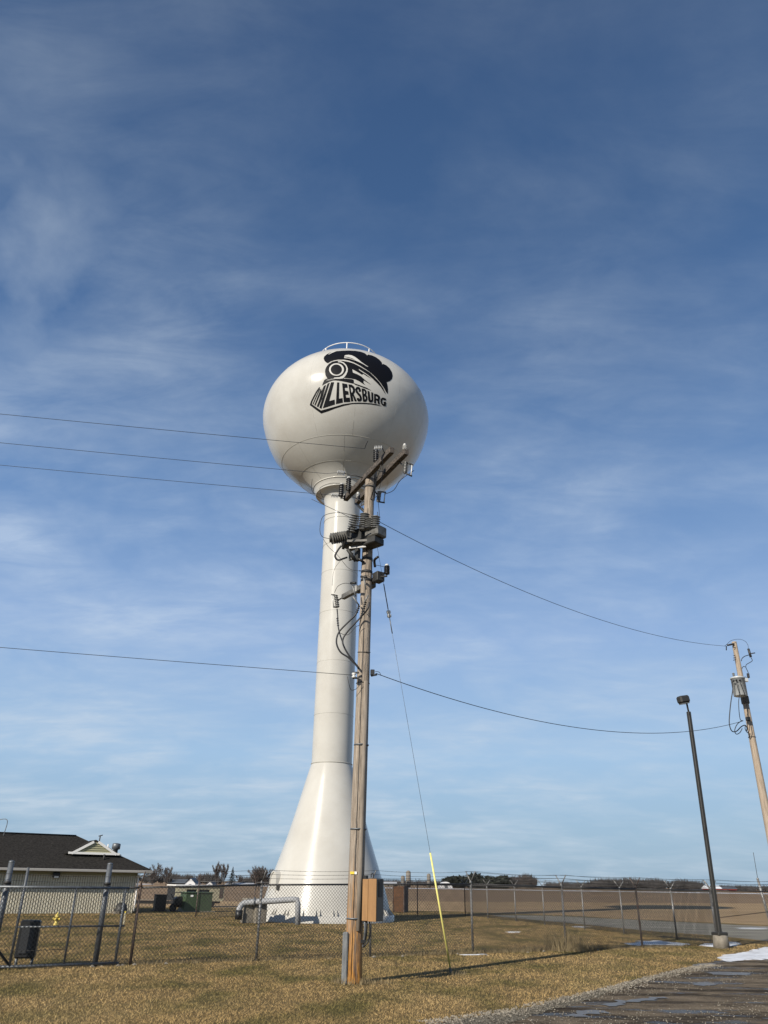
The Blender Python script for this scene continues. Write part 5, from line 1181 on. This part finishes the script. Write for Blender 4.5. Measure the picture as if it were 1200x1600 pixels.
wood('bare_woodland', -60, 215, 600, 8, 3500, 1.3, M['far_twig'], 7, 1.3, True, wide=2.6)
wood('bare_woodland', 372, 470, 520, 7, 2500, 1.2, M['far_twig'], 8, 1.3, True, wide=2.6)
wood('bare_woodland', 560, 700, 700, 5, 2500, 1.4, M['far_twig'], 9, 1.3, True, wide=2.6)
def barn(px0, px1, Y, wallpx, roofpx, wm, rm, lab, gable_front=False, dep=10, nm='barn'):
    x0, x1 = farx(px0, Y), farx(px1, Y); k = 1 / pxm(Y); hw, hr = wallpx * k * 1.1, (wallpx + roofpx) * k * 1.1; b = Vector(((x0 + x1) / 2, Y, 0)); o = thing(nm, b, lab, 'barn'); w = (x1 - x0) / 2
    if gable_front:
        MB().prism([(x0, Y, 0), (x1, Y, 0), (x1, Y, hw), (b.x, Y, hr), (x0, Y, hw)], (0, Y, 0), (0, Y + dep, 0)).build('barn_wall', M[wm], o)
        MB().add([(x0 - w * .1, Y - .4, hw - .1), (b.x, Y - .4, hr + .15), (b.x, Y + dep + .4, hr + .15), (x0 - w * .1, Y + dep + .4, hw - .1), (x1 + w * .1, Y - .4, hw - .1), (x1 + w * .1, Y + dep + .4, hw - .1)], [(0, 1, 2, 3), (1, 4, 5, 2)]).build('barn_roof', M[rm], o)
        MB().box((b.x, Y - .05, hw * .3), (w * .5, .1, hw * .6)).build('barn_door', M['steel_dark'], o)
    else:
        MB().box((b.x, Y + dep / 2, hw / 2), (2 * w, dep, hw)).build('barn_wall', M[wm], o)
        MB().prism([(x0 - .5, Y - .5, hw), (x0 - .5, Y + dep / 2, hr), (x0 - .5, Y + dep + .5, hw)], (x0 - .5, 0, 0), (x1 + .5, 0, 0)).build('barn_roof', M[rm], o)
        MB().box((b.x - w * .3, Y - .05, hw * .4), (w * .2, .1, hw * .7)).build('barn_door', M['steel_dark'], o)
barn(289, 305, 330, 2, 6.5, 'barn_white', 'barn_roof', 'white barn gable peeking over the far field left of the conifer', True)
barn(264, 287, 340, 2, 5, 'barn_roof', 'barn_roof', 'dark roofed shed just left of the white gabled barn', False)
barn(322, 332, 340, 1.5, 3.5, 'barn_white', 'barn_roof', 'small white gable below the bare trees, right of the larger white barn', True)
barn(353, 396, 300, 1.5, 3, 'barn_roof', 'tin_roof', 'long low shed with a pale tin roof below the conifer')
barn(600, 619, 520, 3, 3, 'silo', 'tin_roof', 'low shed with snow-white roof just right of the tan box')
barn(1104, 1126, 620, 3, 4, 'barn_red', 'snow', 'white roofed barn on the horizon left of the dark lamp post')
barn(1128, 1150, 640, 3, 3, 'barn_red', 'barn_roof', 'low red barn on the horizon right of the dark lamp post')
barn(876, 1100, 560, .8, 1.2, 'barn_roof', 'tin_roof', 'very long low grey poultry house along the horizon', nm='long_barn')
def silo(px, Y, wpx, hpx, lab):
    k = 1 / pxm(Y); b = Vector((farx(px, Y), Y, 0)); o = thing('silo', b, lab, 'silo', 'concrete silos on the horizon'); r_ = wpx * k / 2; h = hpx * k * 1.1
    mb = MB(); mb.lathe([(r_, 0), (r_, h)], b, seg=16); mb.build('silo_wall', M['silo'], o)
    MB().lathe([(r_, 0), (r_ * .9, r_ * .35), (r_ * .4, r_ * .7), (.05, r_ * .8)], b + Vector((0, 0, h)), seg=16).build('silo_dome', M['silo'], o)
    for i in range(4): MB().lathe([(r_ + .0, -.12), (r_ + .06, 0), (r_, .12)], b + Vector((0, 0, h * (.2 + .2 * i))), seg=16, cap=False).build('hoop', M['barn_roof'], o)
silo(629.5, 420, 6, 13, 'shorter silo touching the left side of the tallest one'); silo(638, 425, 7.5, 19, 'tallest of the three concrete silos'); silo(670, 430, 6, 16, 'concrete silo standing alone left of the yellow guy guard')
Y = 400; c = Vector((farx(697, Y), Y, 0)); k = 1 / pxm(Y); o = thing('white_hoop_barn', c, 'white round-topped hoop barn left of the evergreen wood', 'barn')
hr_ = 9 * k; w_ = 10 * k
MB().prism([Vector((c.x + w_ * math.cos(a), Y, hr_ * math.sin(a))) for a in [math.pi * t / 12 for t in range(13)]], (0, Y, 0), (0, Y + 14, 0)).build('hoop_shell', M['barn_white'], o)
MB().box((c.x, Y - .05, hr_ * .3), (w_ * .5, .1, hr_ * .6)).build('barn_door', M['barn_roof'], o)
